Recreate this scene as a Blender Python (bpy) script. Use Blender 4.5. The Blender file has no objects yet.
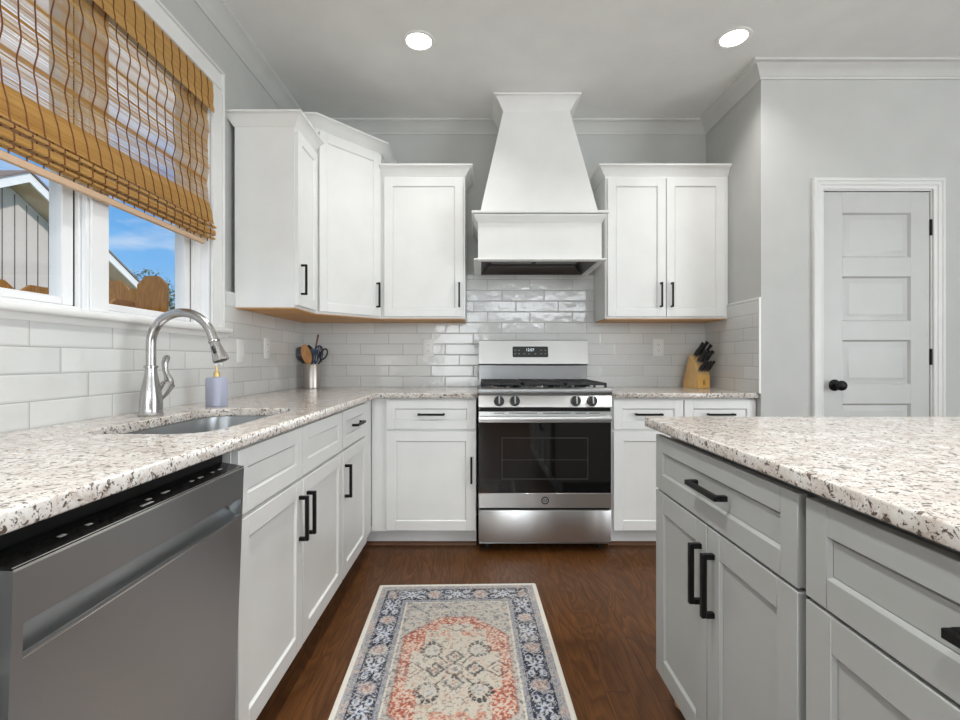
import bpy, bmesh, math, random
import numpy as np
from mathutils import Vector, Matrix
PI = math.pi
random.seed(7)
SC = bpy.context.scene
COL = SC.collection

# ------------------------------------------------------------------ camera, world, lights, exposure
cam_d = bpy.data.cameras.new('camera'); cam = bpy.data.objects.new('camera', cam_d); COL.objects.link(cam)
cam_d.lens = 18.0; cam_d.sensor_width = 36.0; cam_d.clip_start = 0.02
CY, CZ = -3.41, 1.104
cam.location = (0, CY, CZ); cam.rotation_euler = (PI/2, 0, 0)
SC.camera = cam
SC.view_settings.view_transform = 'Standard'; SC.view_settings.look = 'None'
SC.view_settings.gamma = 1.0; SC.view_settings.exposure = -0.02
SC.cycles.max_bounces = 10; SC.cycles.diffuse_bounces = 6; SC.cycles.transparent_max_bounces = 24
SC.cycles.sample_clamp_indirect = 6.0

world = bpy.data.worlds.new('sky'); SC.world = world; world.use_nodes = True
wn, wl = world.node_tree.nodes, world.node_tree.links
wn.clear()
wo = wn.new('ShaderNodeOutputWorld'); wb = wn.new('ShaderNodeBackground')
tc = wn.new('ShaderNodeTexCoord'); sep = wn.new('ShaderNodeSeparateXYZ')
wl.new(tc.outputs['Generated'], sep.inputs[0])
rmp = wn.new('ShaderNodeValToRGB'); e = rmp.color_ramp.elements
e[0].position = 0.0; e[0].color = (0.50, 0.68, 0.86, 1)
e[1].position = 0.42; e[1].color = (0.80, 0.88, 0.97, 1)
n1 = rmp.color_ramp.elements.new(0.17); n1.color = (0.18, 0.48, 0.90, 1)
n2 = rmp.color_ramp.elements.new(0.29); n2.color = (0.15, 0.43, 0.88, 1)
wl.new(sep.outputs['Z'], rmp.inputs[0])
mp = wn.new('ShaderNodeMapping'); mp.inputs['Scale'].default_value = (1.6, 1.6, 7)
wl.new(tc.outputs['Generated'], mp.inputs[0])
nz = wn.new('ShaderNodeTexNoise'); nz.inputs['Scale'].default_value = 3.2; nz.inputs['Detail'].default_value = 7
wl.new(mp.outputs[0], nz.inputs[0])
cr = wn.new('ShaderNodeValToRGB'); cr.color_ramp.elements[0].position = 0.50; cr.color_ramp.elements[1].position = 0.80
wl.new(nz.outputs['Fac'], cr.inputs[0])
mx = wn.new('ShaderNodeMix'); mx.data_type = 'RGBA'; mx.inputs[7].default_value = (0.85, 0.9, 0.95, 1)
wl.new(cr.outputs[0], mx.inputs[0]); wl.new(rmp.outputs[0], mx.inputs[6]); wl.new(mx.outputs[2], wb.inputs[0])
wb.inputs[1].default_value = 1.0
wl.new(wb.outputs[0], wo.inputs[0])

def light(name, kind, loc, rot, energy, size=None, color=(1, 1, 1), sy=None, spread=None):
    d = bpy.data.lights.new(name, kind); o = bpy.data.objects.new(name, d); COL.objects.link(o)
    o.location = loc; o.rotation_euler = rot; d.energy = energy; d.color = color
    if kind == 'AREA':
        d.size = size
        if sy: d.shape = 'RECTANGLE'; d.size_y = sy
        else: d.shape = 'DISK'
        if spread: d.spread = spread
    if kind == 'SUN': d.angle = size
    return o
# sun stands high over the house and lights the yard beyond the left window
light('sun', 'SUN', (4, -4, 9), (math.radians(55), 0, math.radians(62)), 2.6, math.radians(2), (1, .96, .9))
# added fill lamps behind the camera, set in made-up rear and side openings
light('rear_fill', 'AREA', (-.55, -7.9, 1.45), (math.radians(100), 0, 0), 56, 1.0, (.95, .985, 1), sy=2.1)
light('rear_high_light', 'AREA', (1.55, -7.9, 2.33), (math.radians(90), 0, 0), 38, 2.5, (.95, .985, 1), sy=.45)  # high strip lamp placed for the bright patches on the back tile
light('side_fill', 'AREA', (4.5, -4.4, 1.5), (math.radians(105), 0, PI/2), 135, 2.6, (.95, .985, 1), sy=1.9)
for lx, ly in ((-.32, -2.40), (1.33, -2.42), (-.32, -3.95), (1.33, -3.95), (.3, -6.0), (3.2, -5.2)):
    light('overhead_fill', 'AREA', (lx, ly, 2.76), (0, 0, 0), 11.5, .14, (.98, .985, .97), spread=math.radians(112))  # added overhead fill out of view, no fixtures modelled
LAMP_W = 4

# ------------------------------------------------------------------ materials
MATS = {}
class NT:
    def __init__(s, name):
        s.m = bpy.data.materials.new(name); s.m.use_nodes = True
        s.n = s.m.node_tree.nodes; s.l = s.m.node_tree.links
        s.b = s.n['Principled BSDF']; s.out = s.n['Material Output']; s.tc = None
        MATS[name] = s.m
    def node(s, t, **kw):
        x = s.n.new(t)
        for k, v in kw.items(): setattr(x, k, v)
        return x
    def link(s, a, b): s.l.new(a, b)
    def coord(s, kind='Object', scale=(1, 1, 1), rot=(0, 0, 0), loc=(0, 0, 0)):
        if not s.tc: s.tc = s.node('ShaderNodeTexCoord')
        m = s.node('ShaderNodeMapping')
        m.inputs['Scale'].default_value = scale; m.inputs['Rotation'].default_value = rot; m.inputs['Location'].default_value = loc
        s.link(s.tc.outputs[kind], m.inputs[0]); return m.outputs[0]
    def noise(s, vec, scale, detail=3, rough=.5, dist=0):
        x = s.node('ShaderNodeTexNoise'); x.inputs['Scale'].default_value = scale
        x.inputs['Detail'].default_value = detail; x.inputs['Roughness'].default_value = rough
        x.inputs['Distortion'].default_value = dist; s.link(vec, x.inputs[0]); return x.outputs['Fac']
    def ramp(s, fac, stops, interp='LINEAR'):
        x = s.node('ShaderNodeValToRGB'); r = x.color_ramp; r.interpolation = interp
        while len(r.elements) < len(stops): r.elements.new(.5)
        for el, (p, c) in zip(r.elements, stops):
            el.position = p; el.color = (c, c, c, 1) if isinstance(c, (int, float)) else (*c, 1)
        s.link(fac, x.inputs[0]); return x.outputs[0]
    def mix(s, fac, a, b, mode='MIX'):
        x = s.node('ShaderNodeMix'); x.data_type = 'RGBA'; x.blend_type = mode
        for i, v in ((0, fac), (6, a), (7, b)):
            if isinstance(v, (int, float)): x.inputs[i].default_value = v if i == 0 else (v, v, v, 1)
            elif isinstance(v, tuple): x.inputs[i].default_value = (*v, 1)
            else: s.link(v, x.inputs[i])
        return x.outputs[2]
    def math(s, op, a, b=None, c=None):
        x = s.node('ShaderNodeMath'); x.operation = op
        for i, v in enumerate((a, b, c)):
            if v is None: continue
            if isinstance(v, (int, float)): x.inputs[i].default_value = v
            else: s.link(v, x.inputs[i])
        return x.outputs[0]
    def bump(s, h, strength=.3, dist=.01):
        x = s.node('ShaderNodeBump'); x.inputs['Strength'].default_value = strength; x.inputs['Distance'].default_value = dist
        s.link(h, x.inputs['Height']); s.link(x.outputs[0], s.b.inputs['Normal'])
    def set(s, color=None, rough=None, metal=None, **kw):
        for k, v in (('Base Color', color), ('Roughness', rough), ('Metallic', metal)):
            if v is None: continue
            if isinstance(v, tuple): s.b.inputs[k].default_value = (*v, 1)
            elif isinstance(v, (int, float)): s.b.inputs[k].default_value = v
            else: s.link(v, s.b.inputs[k])
        for k, v in kw.items(): s.b.inputs[k.replace('_', ' ')].default_value = v
        return s.m

def srgb(r, g, b):
    f = lambda c: (c/255/12.92) if c/255 <= .04045 else ((c/255+.055)/1.055)**2.4
    return (f(r), f(g), f(b))

def paint(name, rgb, rough, bump=.02, sc=300):
    t = NT(name); v = t.coord()
    n = t.noise(v, 6, 3)
    c = t.mix(t.ramp(n, [(.3, 0.0), (.7, 1.0)]), tuple(x*.97 for x in rgb), tuple(min(1, x*1.02) for x in rgb))
    t.set(c, rough); t.bump(t.noise(v, sc, 2), bump, .002); return t.m
paint('cabinet_white', (.82, .825, .81), .32, .015)
paint('trim_white', (.80, .80, .785), .38, .015)
paint('window_white', (.86, .865, .87), .35, .01)
paint('casing_paint', (.69, .692, .675), .4, .015)
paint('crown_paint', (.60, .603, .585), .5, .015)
paint('wall_paint', (.52, .525, .51), .75, .05, 180)
paint('ceiling_paint', (.80, .805, .79), .85, .05, 180)
paint('door_paint', (.51, .513, .50), .4, .02)
paint('island_grey', (.42, .43, .415), .4, .02)
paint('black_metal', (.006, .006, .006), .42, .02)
MATS['black_metal'].node_tree.nodes['Principled BSDF'].inputs['Specular IOR Level'].default_value = .22
paint('black_plastic', (.015, .015, .016), .3, .01)
paint('cast_iron', (.02, .02, .021), .55, .3, 400)
paint('plate_white', (.82, .82, .80), .3, 0)
paint('dark_slot', (.03, .03, .03), .6, 0)
paint('soffit_tan', (.62, .47, .33), .8)
paint('siding', (.60, .54, .50), .8, .1)
paint('siding_gap', (.12, .115, .11), .9, .1)
paint('fascia_white', (.85, .85, .85), .6)
paint('shingle', (.20, .16, .15), .95, .6, 60)
paint('lavender', (.40, .42, .53), .45, .05)
paint('gold', (.70, .52, .22), .3)
paint('navy_silicone', (.012, .03, .075), .4)
paint('bottom_bar', (.58, .40, .26), .6)
paint('thread', (.16, .055, .015), .8)
MATS['gold'].node_tree.nodes['Principled BSDF'].inputs['Metallic'].default_value = .7

def steel(name, rgb, rough, axis=(1, 60, 60), bump=.012):
    t = NT(name); v = t.coord(scale=axis)
    n = t.noise(v, 12, 4, .6)
    t.set(t.mix(n, tuple(x*.96 for x in rgb), rgb), t.ramp(n, [(.3, rough*.95), (.7, rough*1.08)]), 1.0)
    if axis[0] >= 1: t.bump(n, bump, .001)
    else:
        wv = t.noise(t.coord(scale=(6, .6, .6)), 1.0, 2, .5, .2)
        t.bump(t.math('ADD', t.math('MULTIPLY', wv, .0028), t.math('MULTIPLY', n, .000012)), 1.0, 1.0)
        tg = t.node('ShaderNodeTangent', direction_type='RADIAL', axis='X'); t.link(tg.outputs[0], t.b.inputs['Tangent'])
        t.b.inputs['Anisotropic'].default_value = .75
    return t.m
steel('steel_x', (.62, .62, .61), .30, (.25, 60, 90))       # grain runs along local x
steel('steel_dark_x', (.43, .445, .455), .34, (.25, 60, 90))
steel('steel_brushed', (.46, .45, .44), .24, (4, 4, 40))
steel('crock_steel', (.50, .46, .42), .36, (40, 40, 3))
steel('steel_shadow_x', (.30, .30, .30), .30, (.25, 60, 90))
steel('steel_smooth', (.60, .59, .57), .16, (4, 4, 4), .0)
steel('hood_liner_metal', (.12, .12, .12), .35, (2, 40, 40))

t = NT('oven_glass'); t.set((.006, .006, .006), .05, 0.0, Coat_Weight=.4, Coat_Roughness=.03)
t = NT('black_gloss'); t.set((.008, .008, .008), .12)
t = NT('panel_black'); t.set((.03, .03, .032), .25)
t = NT('display_lit'); t.set((.0, .0, .0), .5); t.b.inputs['Emission Color'].default_value = (.8, .95, 1, 1); t.b.inputs['Emission Strength'].default_value = 1.2
t = NT('marking_grey'); t.set((.45, .45, .45), .5)
t = NT('outline_grey'); t.set((.09, .09, .09), .4)
t = NT('lamp_lens'); t.set((1, 1, 1), .5); t.b.inputs['Emission Color'].default_value = (1, .985, .95, 1); t.b.inputs['Emission Strength'].default_value = 6
t = NT('hood_lens'); t.set((.5, .5, .5), .2)

# window glass: clear pane with a little fresnel gloss
t = NT('glass')
tr = t.node('ShaderNodeBsdfTransparent'); gl = t.node('ShaderNodeBsdfGlossy'); gl.inputs['Roughness'].default_value = .01
ms = t.node('ShaderNodeMixShader')
ms.inputs[0].default_value = .035; t.link(tr.outputs[0], ms.inputs[1]); t.link(gl.outputs[0], ms.inputs[2]); t.link(ms.outputs[0], t.out.inputs[0])

# subway tile, 3x12 in third-offset bond
def tile_mat(name, axis, off):
    t = NT(name); v = t.coord()
    s = t.node('ShaderNodeSeparateXYZ'); t.link(v, s.inputs[0])
    u = s.outputs[axis]; z = s.outputs['Z']
    H, L = .0762, .3005
    zr = t.math('DIVIDE', t.math('SUBTRACT', z, .9125), H)
    row = t.math('FLOOR', zr); fz = t.math('FRACT', zr)
    un = t.math('DIVIDE', t.math('ADD', t.math('SUBTRACT', u, off), t.math('MULTIPLY', row, L/3)), L)
    fu = t.math('FRACT', un); col = t.math('FLOOR', un)
    du = t.math('MULTIPLY', t.math('MINIMUM', fu, t.math('SUBTRACT', 1, fu)), L)
    dz = t.math('MULTIPLY', t.math('MINIMUM', fz, t.math('SUBTRACT', 1, fz)), H)
    d = t.math('MINIMUM', du, dz)
    mr = t.node('ShaderNodeMapRange'); mr.inputs[1].default_value = .0007; mr.inputs[2].default_value = .0016
    t.link(d, mr.inputs[0]); m = mr.outputs[0]
    mr2 = t.node('ShaderNodeMapRange'); mr2.inputs[1].default_value = .0008; mr2.inputs[2].default_value = .006
    mr2.interpolation_type = 'SMOOTHSTEP'; t.link(d, mr2.inputs[0])
    cb = t.node('ShaderNodeCombineXYZ'); t.link(row, cb.inputs[0]); t.link(col, cb.inputs[1])
    wnz = t.node('ShaderNodeTexWhiteNoise'); t.link(cb.outputs[0], wnz.inputs[0])
    base = t.mix(wnz.outputs['Value'], (.63, .635, .625), (.70, .705, .69))
    c = t.mix(m, (.36, .36, .35), base)
    # each tile sits at its own slight slope
    ws = t.node('ShaderNodeSeparateColor'); t.link(wnz.outputs['Color'], ws.inputs[0])
    tilt = t.math('ADD', t.math('MULTIPLY', t.math('MULTIPLY', t.math('SUBTRACT', ws.outputs[0], .5), fu), .006),
                  t.math('MULTIPLY', t.math('MULTIPLY', t.math('SUBTRACT', ws.outputs[1], .5), fz), .0016))
    wav = t.math('MULTIPLY', t.noise(v, 14, 2), .003)
    h = t.math('ADD', t.math('ADD', t.math('MULTIPLY', mr2.outputs[0], .0015), tilt), wav)
    t.set(c, t.ramp(m, [(0, .8), (1, .09)])); t.bump(h, .6, 1.0)
    return t.m
tile_mat('tile_back', 'X', -.848)
tile_mat('tile_left', 'Y', -2.084)
tile_mat('tile_right', 'Y', -.10)

# speckled granite
t = NT('granite'); v = t.coord()
n1_ = t.noise(v, 16, 5, .6, .4); n2_ = t.noise(v, 60, 4, .65, .3); n3_ = t.noise(v, 150, 3, .6)
v2 = t.coord(loc=(3.1, 1.7, .4)); n4_ = t.noise(v2, 85, 3, .6, .6); n5_ = t.noise(v2, 34, 4, .7, .8)
c = t.mix(t.ramp(n1_, [(.35, 0.0), (.65, 1.0)]), (.57, .51, .46), (.73, .705, .665))
c = t.mix(t.ramp(n5_, [(.53, 0.0), (.63, .8)]), c, (.46, .38, .32))
c = t.mix(t.ramp(n2_, [(.30, .9), (.42, 0.0)]), c, (.80, .785, .755))
c = t.mix(t.ramp(n4_, [(.565, 0.0), (.62, 1.0)]), c, (.12, .09, .07))
c = t.mix(t.ramp(n3_, [(.60, 0.0), (.66, .9)]), c, (.08, .065, .055))
t.set(c, t.ramp(n2_, [(.3, .10), (.7, .20)])); t.bump(n3_, .03, .001)

# dark oak floor, boards run along Y
t = NT('oak_floor'); v = t.coord()
s = t.node('ShaderNodeSeparateXYZ'); t.link(v, s.inputs[0])
W = .083
px = t.math('DIVIDE', s.outputs['X'], W); brd = t.math('FLOOR', px); fx = t.math('FRACT', px)
w1 = t.node('ShaderNodeTexWhiteNoise', noise_dimensions='1D'); t.link(brd, w1.inputs['W'])
yy = t.math('DIVIDE', t.math('ADD', s.outputs['Y'], t.math('MULTIPLY', w1.outputs['Value'], 1.3)), 1.1)
seg = t.math('FLOOR', yy); fy = t.math('FRACT', yy)
cb = t.node('ShaderNodeCombineXYZ'); t.link(brd, cb.inputs[0]); t.link(seg, cb.inputs[1])
w2 = t.node('ShaderNodeTexWhiteNoise'); t.link(cb.outputs[0], w2.inputs[0])
off = t.node('ShaderNodeVectorMath', operation='SCALE'); t.link(w2.outputs['Color'], off.inputs[0]); off.inputs['Scale'].default_value = 9
vv = t.node('ShaderNodeVectorMath', operation='ADD'); t.link(v, vv.inputs[0]); t.link(off.outputs[0], vv.inputs[1])
mpn = t.node('ShaderNodeMapping'); mpn.inputs['Scale'].default_value = (1, .22, 1); t.link(vv.outputs[0], mpn.inputs[0])
big = t.noise(mpn.outputs[0], 7, 2, .5, .5)
rings = t.math('FRACT', t.math('MULTIPLY', big, 11))
ringm = t.ramp(rings, [(0, .3), (.25, 1.0), (.7, .6), (1, .3)])
mpf = t.node('ShaderNodeMapping'); mpf.inputs['Scale'].default_value = (1, .03, 1); t.link(vv.outputs[0], mpf.inputs[0])
fine = t.noise(mpf.outputs[0], 260, 4, .7)
c = t.mix(ringm, (.048, .016, .004), (.150, .058, .015))
c = t.mix(t.ramp(fine, [(.35, .6), (.6, 0.0)]), c, (.045, .018, .007))
c = t.mix(t.math('MULTIPLY', w2.outputs['Value'], .30), c, (.07, .030, .013))
gx = t.math('MULTIPLY', t.math('MINIMUM', fx, t.math('SUBTRACT', 1, fx)), W)
gy = t.math('MULTIPLY', t.math('MINIMUM', fy, t.math('SUBTRACT', 1, fy)), 1.1)
g = t.math('MINIMUM', gx, gy)
gm = t.node('ShaderNodeMapRange'); gm.inputs[1].default_value = .0003; gm.inputs[2].default_value = .0012; t.link(g, gm.inputs[0])
c = t.mix(gm.outputs[0], (.02, .008, .004), c)
t.set(c, t.ramp(fine, [(.3, .42), (.7, .32)]), Specular_IOR_Level=.2); t.bump(t.math('ADD', gm.outputs[0], t.math('MULTIPLY', fine, .3)), .12, .002)

def wood(name, c1, c2, scale=(1, 12, 12), rough=.5):
    t = NT(name); v = t.coord(scale=scale); n = t.noise(v, 7, 5, .6, .6)
    t.set(t.mix(t.ramp(n, [(.3, 0.0), (.7, 1.0)]), c1, c2), rough); t.bump(n, .05, .002); return t.m
wood('ply_under', (.50, .25, .075), (.66, .36, .13), (2, 14, 14))
wood('shoe_brown', (.10, .038, .015), (.17, .07, .03))
wood('fence_wood', (.46, .165, .020), (.80, .34, .055), (14, 14, 1.5), .85)
wood('block_wood', (.62, .37, .14), (.78, .52, .23), (10, 10, 2))
wood('block_front', (.72, .40, .10), (.82, .50, .15), (3, 10, 10))
wood('spoon_wood', (.42, .19, .06), (.60, .32, .12), (10, 10, 3))
wood('spoon_dark', (.10, .03, .02), (.16, .06, .04), (10, 10, 3))
wood('bark', (.10, .07, .05), (.2, .15, .1))
t = NT('foliage'); v = t.coord(); t.set(t.ramp(t.noise(v, 3, 3), [(.3, (.035, .065, .02)), (.7, (.12, .15, .05))]), .8)
t = NT('grass'); v = t.coord(); t.set(t.ramp(t.noise(v, 5, 5), [(.3, (.05, .09, .02)), (.7, (.12, .17, .05))]), .9)
t = NT('rug_pile'); at = t.node('ShaderNodeVertexColor'); at.layer_name = 'Col'
v = t.coord(); f = t.noise(v, 900, 2)
t.set(t.mix(t.ramp(f, [(.3, .25), (.7, 0.0)]), at.outputs[0], (.18, .16, .14)), .95, Specular_IOR_Level=.1); t.bump(f, .5, .003)

# bamboo reeds: each reed has its own tone by height and stretch
t = NT('bamboo'); v = t.coord(scale=(3, .9, 330))
n = t.noise(v, 1.0, 3, .7); v2 = t.coord(scale=(8, 3, 60)); nn = t.noise(v2, 1, 3, .6)
c = t.ramp(n, [(.25, (.42, .20, .055)), (.42, (.70, .44, .14)), (.6, (.84, .61, .25)), (.8, (.92, .79, .50))])
c = t.mix(t.ramp(nn, [(.4, 0.0), (.65, .5)]), c, (.72, .45, .17))
t.set(c, .5)
tl = t.node('ShaderNodeBsdfTranslucent'); t.link(c, tl.inputs[0]); ms = t.node('ShaderNodeMixShader'); ms.inputs[0].default_value = .3
t.link(t.b.outputs[0], ms.inputs[1]); t.link(tl.outputs[0], ms.inputs[2]); t.link(ms.outputs[0], t.out.inputs[0])

# ------------------------------------------------------------------ mesh helpers
class MB:
    def __init__(s): s.bm = bmesh.new()
    def box(s, x0, x1, y0, y1, z0, z1, bevel=0, seg=1, mi=0):
        vs = [s.bm.verts.new(p) for p in ((x0,y0,z0),(x1,y0,z0),(x1,y1,z0),(x0,y1,z0),(x0,y0,z1),(x1,y0,z1),(x1,y1,z1),(x0,y1,z1))]
        fs = [s.bm.faces.new([vs[i] for i in f]) for f in ((3,2,1,0),(4,5,6,7),(0,1,5,4),(1,2,6,5),(2,3,7,6),(3,0,4,7))]
        for f in fs: f.material_index = mi
        if bevel:
            es = set(e for f in fs for e in f.edges)
            r = bmesh.ops.bevel(s.bm, geom=list(es), offset=bevel, segments=seg, profile=.5, affect='EDGES')
            for f in r['faces']: f.material_index = mi
        return s
    def prism(s, poly, z0, z1, mi=0, M=None):
        "poly is a ccw list of xy; extruded from z0 to z1, then moved by M"
        M = M or Matrix()
        a = [s.bm.verts.new(M @ Vector((x, y, z0))) for x, y in poly]
        b = [s.bm.verts.new(M @ Vector((x, y, z1))) for x, y in poly]
        n = len(poly); fs = [s.bm.faces.new(a[::-1]), s.bm.faces.new(b)]
        for i in range(n): fs.append(s.bm.faces.new((a[i], a[(i+1) % n], b[(i+1) % n], b[i])))
        for f in fs: f.material_index = mi
        return s
    def loft(s, rings, cap=True, smooth=False, closed=True, mi=0):
        R = [[s.bm.verts.new(p) for p in r] for r in rings]; n = len(R[0])
        for a, b in zip(R, R[1:]):
            for i in range(n if closed else n-1):
                f = s.bm.faces.new((a[i], a[(i+1) % n], b[(i+1) % n], b[i])); f.smooth = smooth; f.material_index = mi
        if cap and closed:
            s.bm.faces.new(R[0][::-1]).material_index = mi; s.bm.faces.new(R[-1]).material_index = mi
        return s
    def lathe(s, prof, c=(0, 0, 0), n=32, M=None, cap=True, mi=0):
        M = M or Matrix()
        rings = [[M @ Vector((c[0]+r*math.cos(2*PI*k/n), c[1]+r*math.sin(2*PI*k/n), c[2]+z)) for k in range(n)] for r, z in prof]
        return s.loft(rings, cap, True, mi=mi)
    def tube(s, pts, rad, n=16, cap=True, mi=0, flat=1.0):
        pts = [Vector(p) for p in pts]; rads = rad if isinstance(rad, (list, tuple)) else [rad]*len(pts)
        rings = []; up = None
        for i, p in enumerate(pts):
            d = (pts[min(i+1, len(pts)-1)] - pts[max(i-1, 0)]).normalized()
            if up is None:
                up = Vector((0, 0, 1)) if abs(d.z) < .9 else Vector((1, 0, 0))
            a = (up - d*up.dot(d)).normalized(); up = a; b = d.cross(a)
            rings.append([p + (a*math.cos(2*PI*k/n) + b*math.sin(2*PI*k/n)*flat)*rads[i] for k in range(n)])
        return s.loft(rings, cap, True, mi=mi)
    def sweep(s, path, prof, z=0, side=1, mi=0):
        "closed profile of (out, up) swept along an open xy path, outward = right of travel, mitred corners"
        P = [Vector((p[0], p[1])) for p in path]; rings = []
        for i, p in enumerate(P):
            ds = []
            if i > 0: ds.append((P[i]-P[i-1]).normalized())
            if i < len(P)-1: ds.append((P[i+1]-P[i]).normalized())
            ns = [Vector((d.y, -d.x))*side for d in ds]
            m = ns[0] if len(ns) == 1 else (ns[0]+ns[1]) / (1+ns[0].dot(ns[1]))
            rings.append([(p.x+m.x*o, p.y+m.y*o, z+u) for o, u in prof])
        return s.loft(rings, True, mi=mi)
    def build(s, name, mats, parent=None, kind=None, smooth=None):
        bmesh.ops.recalc_face_normals(s.bm, faces=s.bm.faces)
        me = bpy.data.meshes.new(name); s.bm.to_mesh(me); s.bm.free()
        me.set_sharp_from_angle(angle=math.radians(38))
        for m in ([mats] if isinstance(mats, str) else mats): me.materials.append(MATS[m])
        o = bpy.data.objects.new(name, me); COL.objects.link(o)
        if parent: o.parent = parent
        if kind: o['kind'] = kind
        return o

def tag(o, label, cat, group=None):
    o['label'] = label; o['category'] = cat
    if group: o['group'] = group
    return o
def thing(name, label, cat, loc=(0, 0, 0), rz=0, group=None):
    o = bpy.data.objects.new(name, None); COL.objects.link(o); o.location = loc; o.rotation_euler = (0, 0, rz)
    o.empty_display_size = .1
    return tag(o, label, cat, group)
def B(x0, x1, y0, y1, z0, z1, bevel=0, seg=1): return MB().box(x0, x1, y0, y1, z0, z1, bevel, seg)

def curve_mesh(name, splines, z0, z1, bevel, mat, parent=None):
    "flat outline (first spline outer, others holes) extruded to a slab with eased edges"
    cu = bpy.data.curves.new(name, 'CURVE'); cu.dimensions = '2D'; cu.fill_mode = 'BOTH'
    for pts in splines:
        sp = cu.splines.new('POLY'); sp.points.add(len(pts)-1); sp.use_cyclic_u = True
        for p, q in zip(sp.points, pts): p.co = (q[0], q[1], 0, 1)
    cu.extrude = (z1-z0)/2-bevel; cu.bevel_depth = bevel; cu.bevel_resolution = 2; cu.offset = -bevel
    tmp = bpy.data.objects.new(name, cu); COL.objects.link(tmp)
    me = bpy.data.meshes.new_from_object(tmp.evaluated_get(bpy.context.evaluated_depsgraph_get()))
    bpy.data.objects.remove(tmp); me.materials.clear(); me.materials.append(MATS[mat])
    for v in me.vertices: v.co.z += (z0+z1)/2
    o = bpy.data.objects.new(name, me); COL.objects.link(o)
    if parent: o.parent = parent
    return o
def text_mesh(name, txt, size, depth, mat, parent, M):
    cu = bpy.data.curves.new(name, 'FONT'); cu.body = txt; cu.size = size; cu.extrude = depth; cu.align_x = 'CENTER'; cu.align_y = 'CENTER'
    tmp = bpy.data.objects.new(name, cu); COL.objects.link(tmp)
    me = bpy.data.meshes.new_from_object(tmp.evaluated_get(bpy.context.evaluated_depsgraph_get()))
    bpy.data.objects.remove(tmp); me.transform(M); me.materials.clear(); me.materials.append(MATS[mat])
    o = bpy.data.objects.new(name, me); COL.objects.link(o); o.parent = parent; return o
def rrect(x0, x1, y0, y1, r, n=6, corners=(1, 1, 1, 1)):
    out = []
    for k, (cx, cy, a0, sx, sy) in enumerate(((x1, y0, -PI/2, -1, 1), (x1, y1, 0, -1, -1), (x0, y1, PI/2, 1, -1), (x0, y0, PI, 1, 1))):
        if not corners[k]: out.append((cx, cy)); continue
        for i in range(n+1):
            a = a0 + PI/2*i/n; out.append((cx+sx*r+r*math.cos(a), cy+sy*r+r*math.sin(a)))
    return out

# ------------------------------------------------------------------ room shell
XL, XR, YP, H = -1.275, 1.605, -.668, 2.785
XC = -1.250          # back of the left-hand upper cabinets
XT = -1.245          # face of the left wall tile
YREAR, XE = -8.0, 4.6
B(XL-.2, XE+.2, YREAR-.2, .15, -.12, 0).build('floor', 'oak_floor', kind='structure')
B(XL-.2, XE+.2, YREAR-.2, .15, H, H+.12).build('ceiling', 'ceiling_paint', kind='structure')
B(XL-.16, XR+.12, 0, .12, 0, H).build('wall_back', 'wall_paint', kind='structure')
B(XR, XR+.12, YP+.12, 0, 0, H).build('wall_right', 'wall_paint', kind='structure')
# pantry wall with a door opening
DX0, DX1, DZ = 1.95, 2.590, 2.085
m = MB(); m.box(XR, DX0, YP, YP+.12, 0, H); m.box(DX1, XE, YP, YP+.12, 0, H); m.box(DX0, DX1, YP, YP+.12, DZ, H)
m.build('wall_pantry', 'wall_paint', kind='structure')
# left wall with the double window opening
WY0, WY1, WZ0, WZ1 = CY+.935, CY+2.262, 1.259, 2.415
MY0, MY1 = CY+1.572, CY+1.657
m = MB()
m.box(XL-.16, XL, YREAR, WY0, 0, H); m.box(XL-.16, XL, WY1, 0, 0, H)
m.box(XL-.16, XL, WY0, WY1, 0, WZ0); m.box(XL-.16, XL, WY0, WY1, WZ1, H)
m.build('wall_left', 'wall_paint', kind='structure')
# rear and east walls (behind the camera) with openings made for the fill lamps
m = MB()
for a_, b_, c_, d_ in ((XL-.16, -1.1, 0, H), (-1.1, 0, 0, .3), (-1.1, 0, 2.6, H), (0, .25, 0, H), (.25, 2.85, 0, 2.08), (.25, 2.85, 2.6, H), (2.85, XE+.1, 0, H)): m.box(a_, b_, YREAR-.14, YREAR, c_, d_)
m.build('wall_rear', 'wall_paint', kind='structure')
m = MB(); m.box(XE, XE+.14, YREAR, -5.8, 0, H); m.box(XE, XE+.14, -3.0, .12, 0, H)
m.box(XE, XE+.14, -5.8, -3.0, 0, .4); m.box(XE, XE+.14, -5.8, -3.0, 2.5, H)
m.build('wall_east', 'wall_paint', kind='structure')

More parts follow.
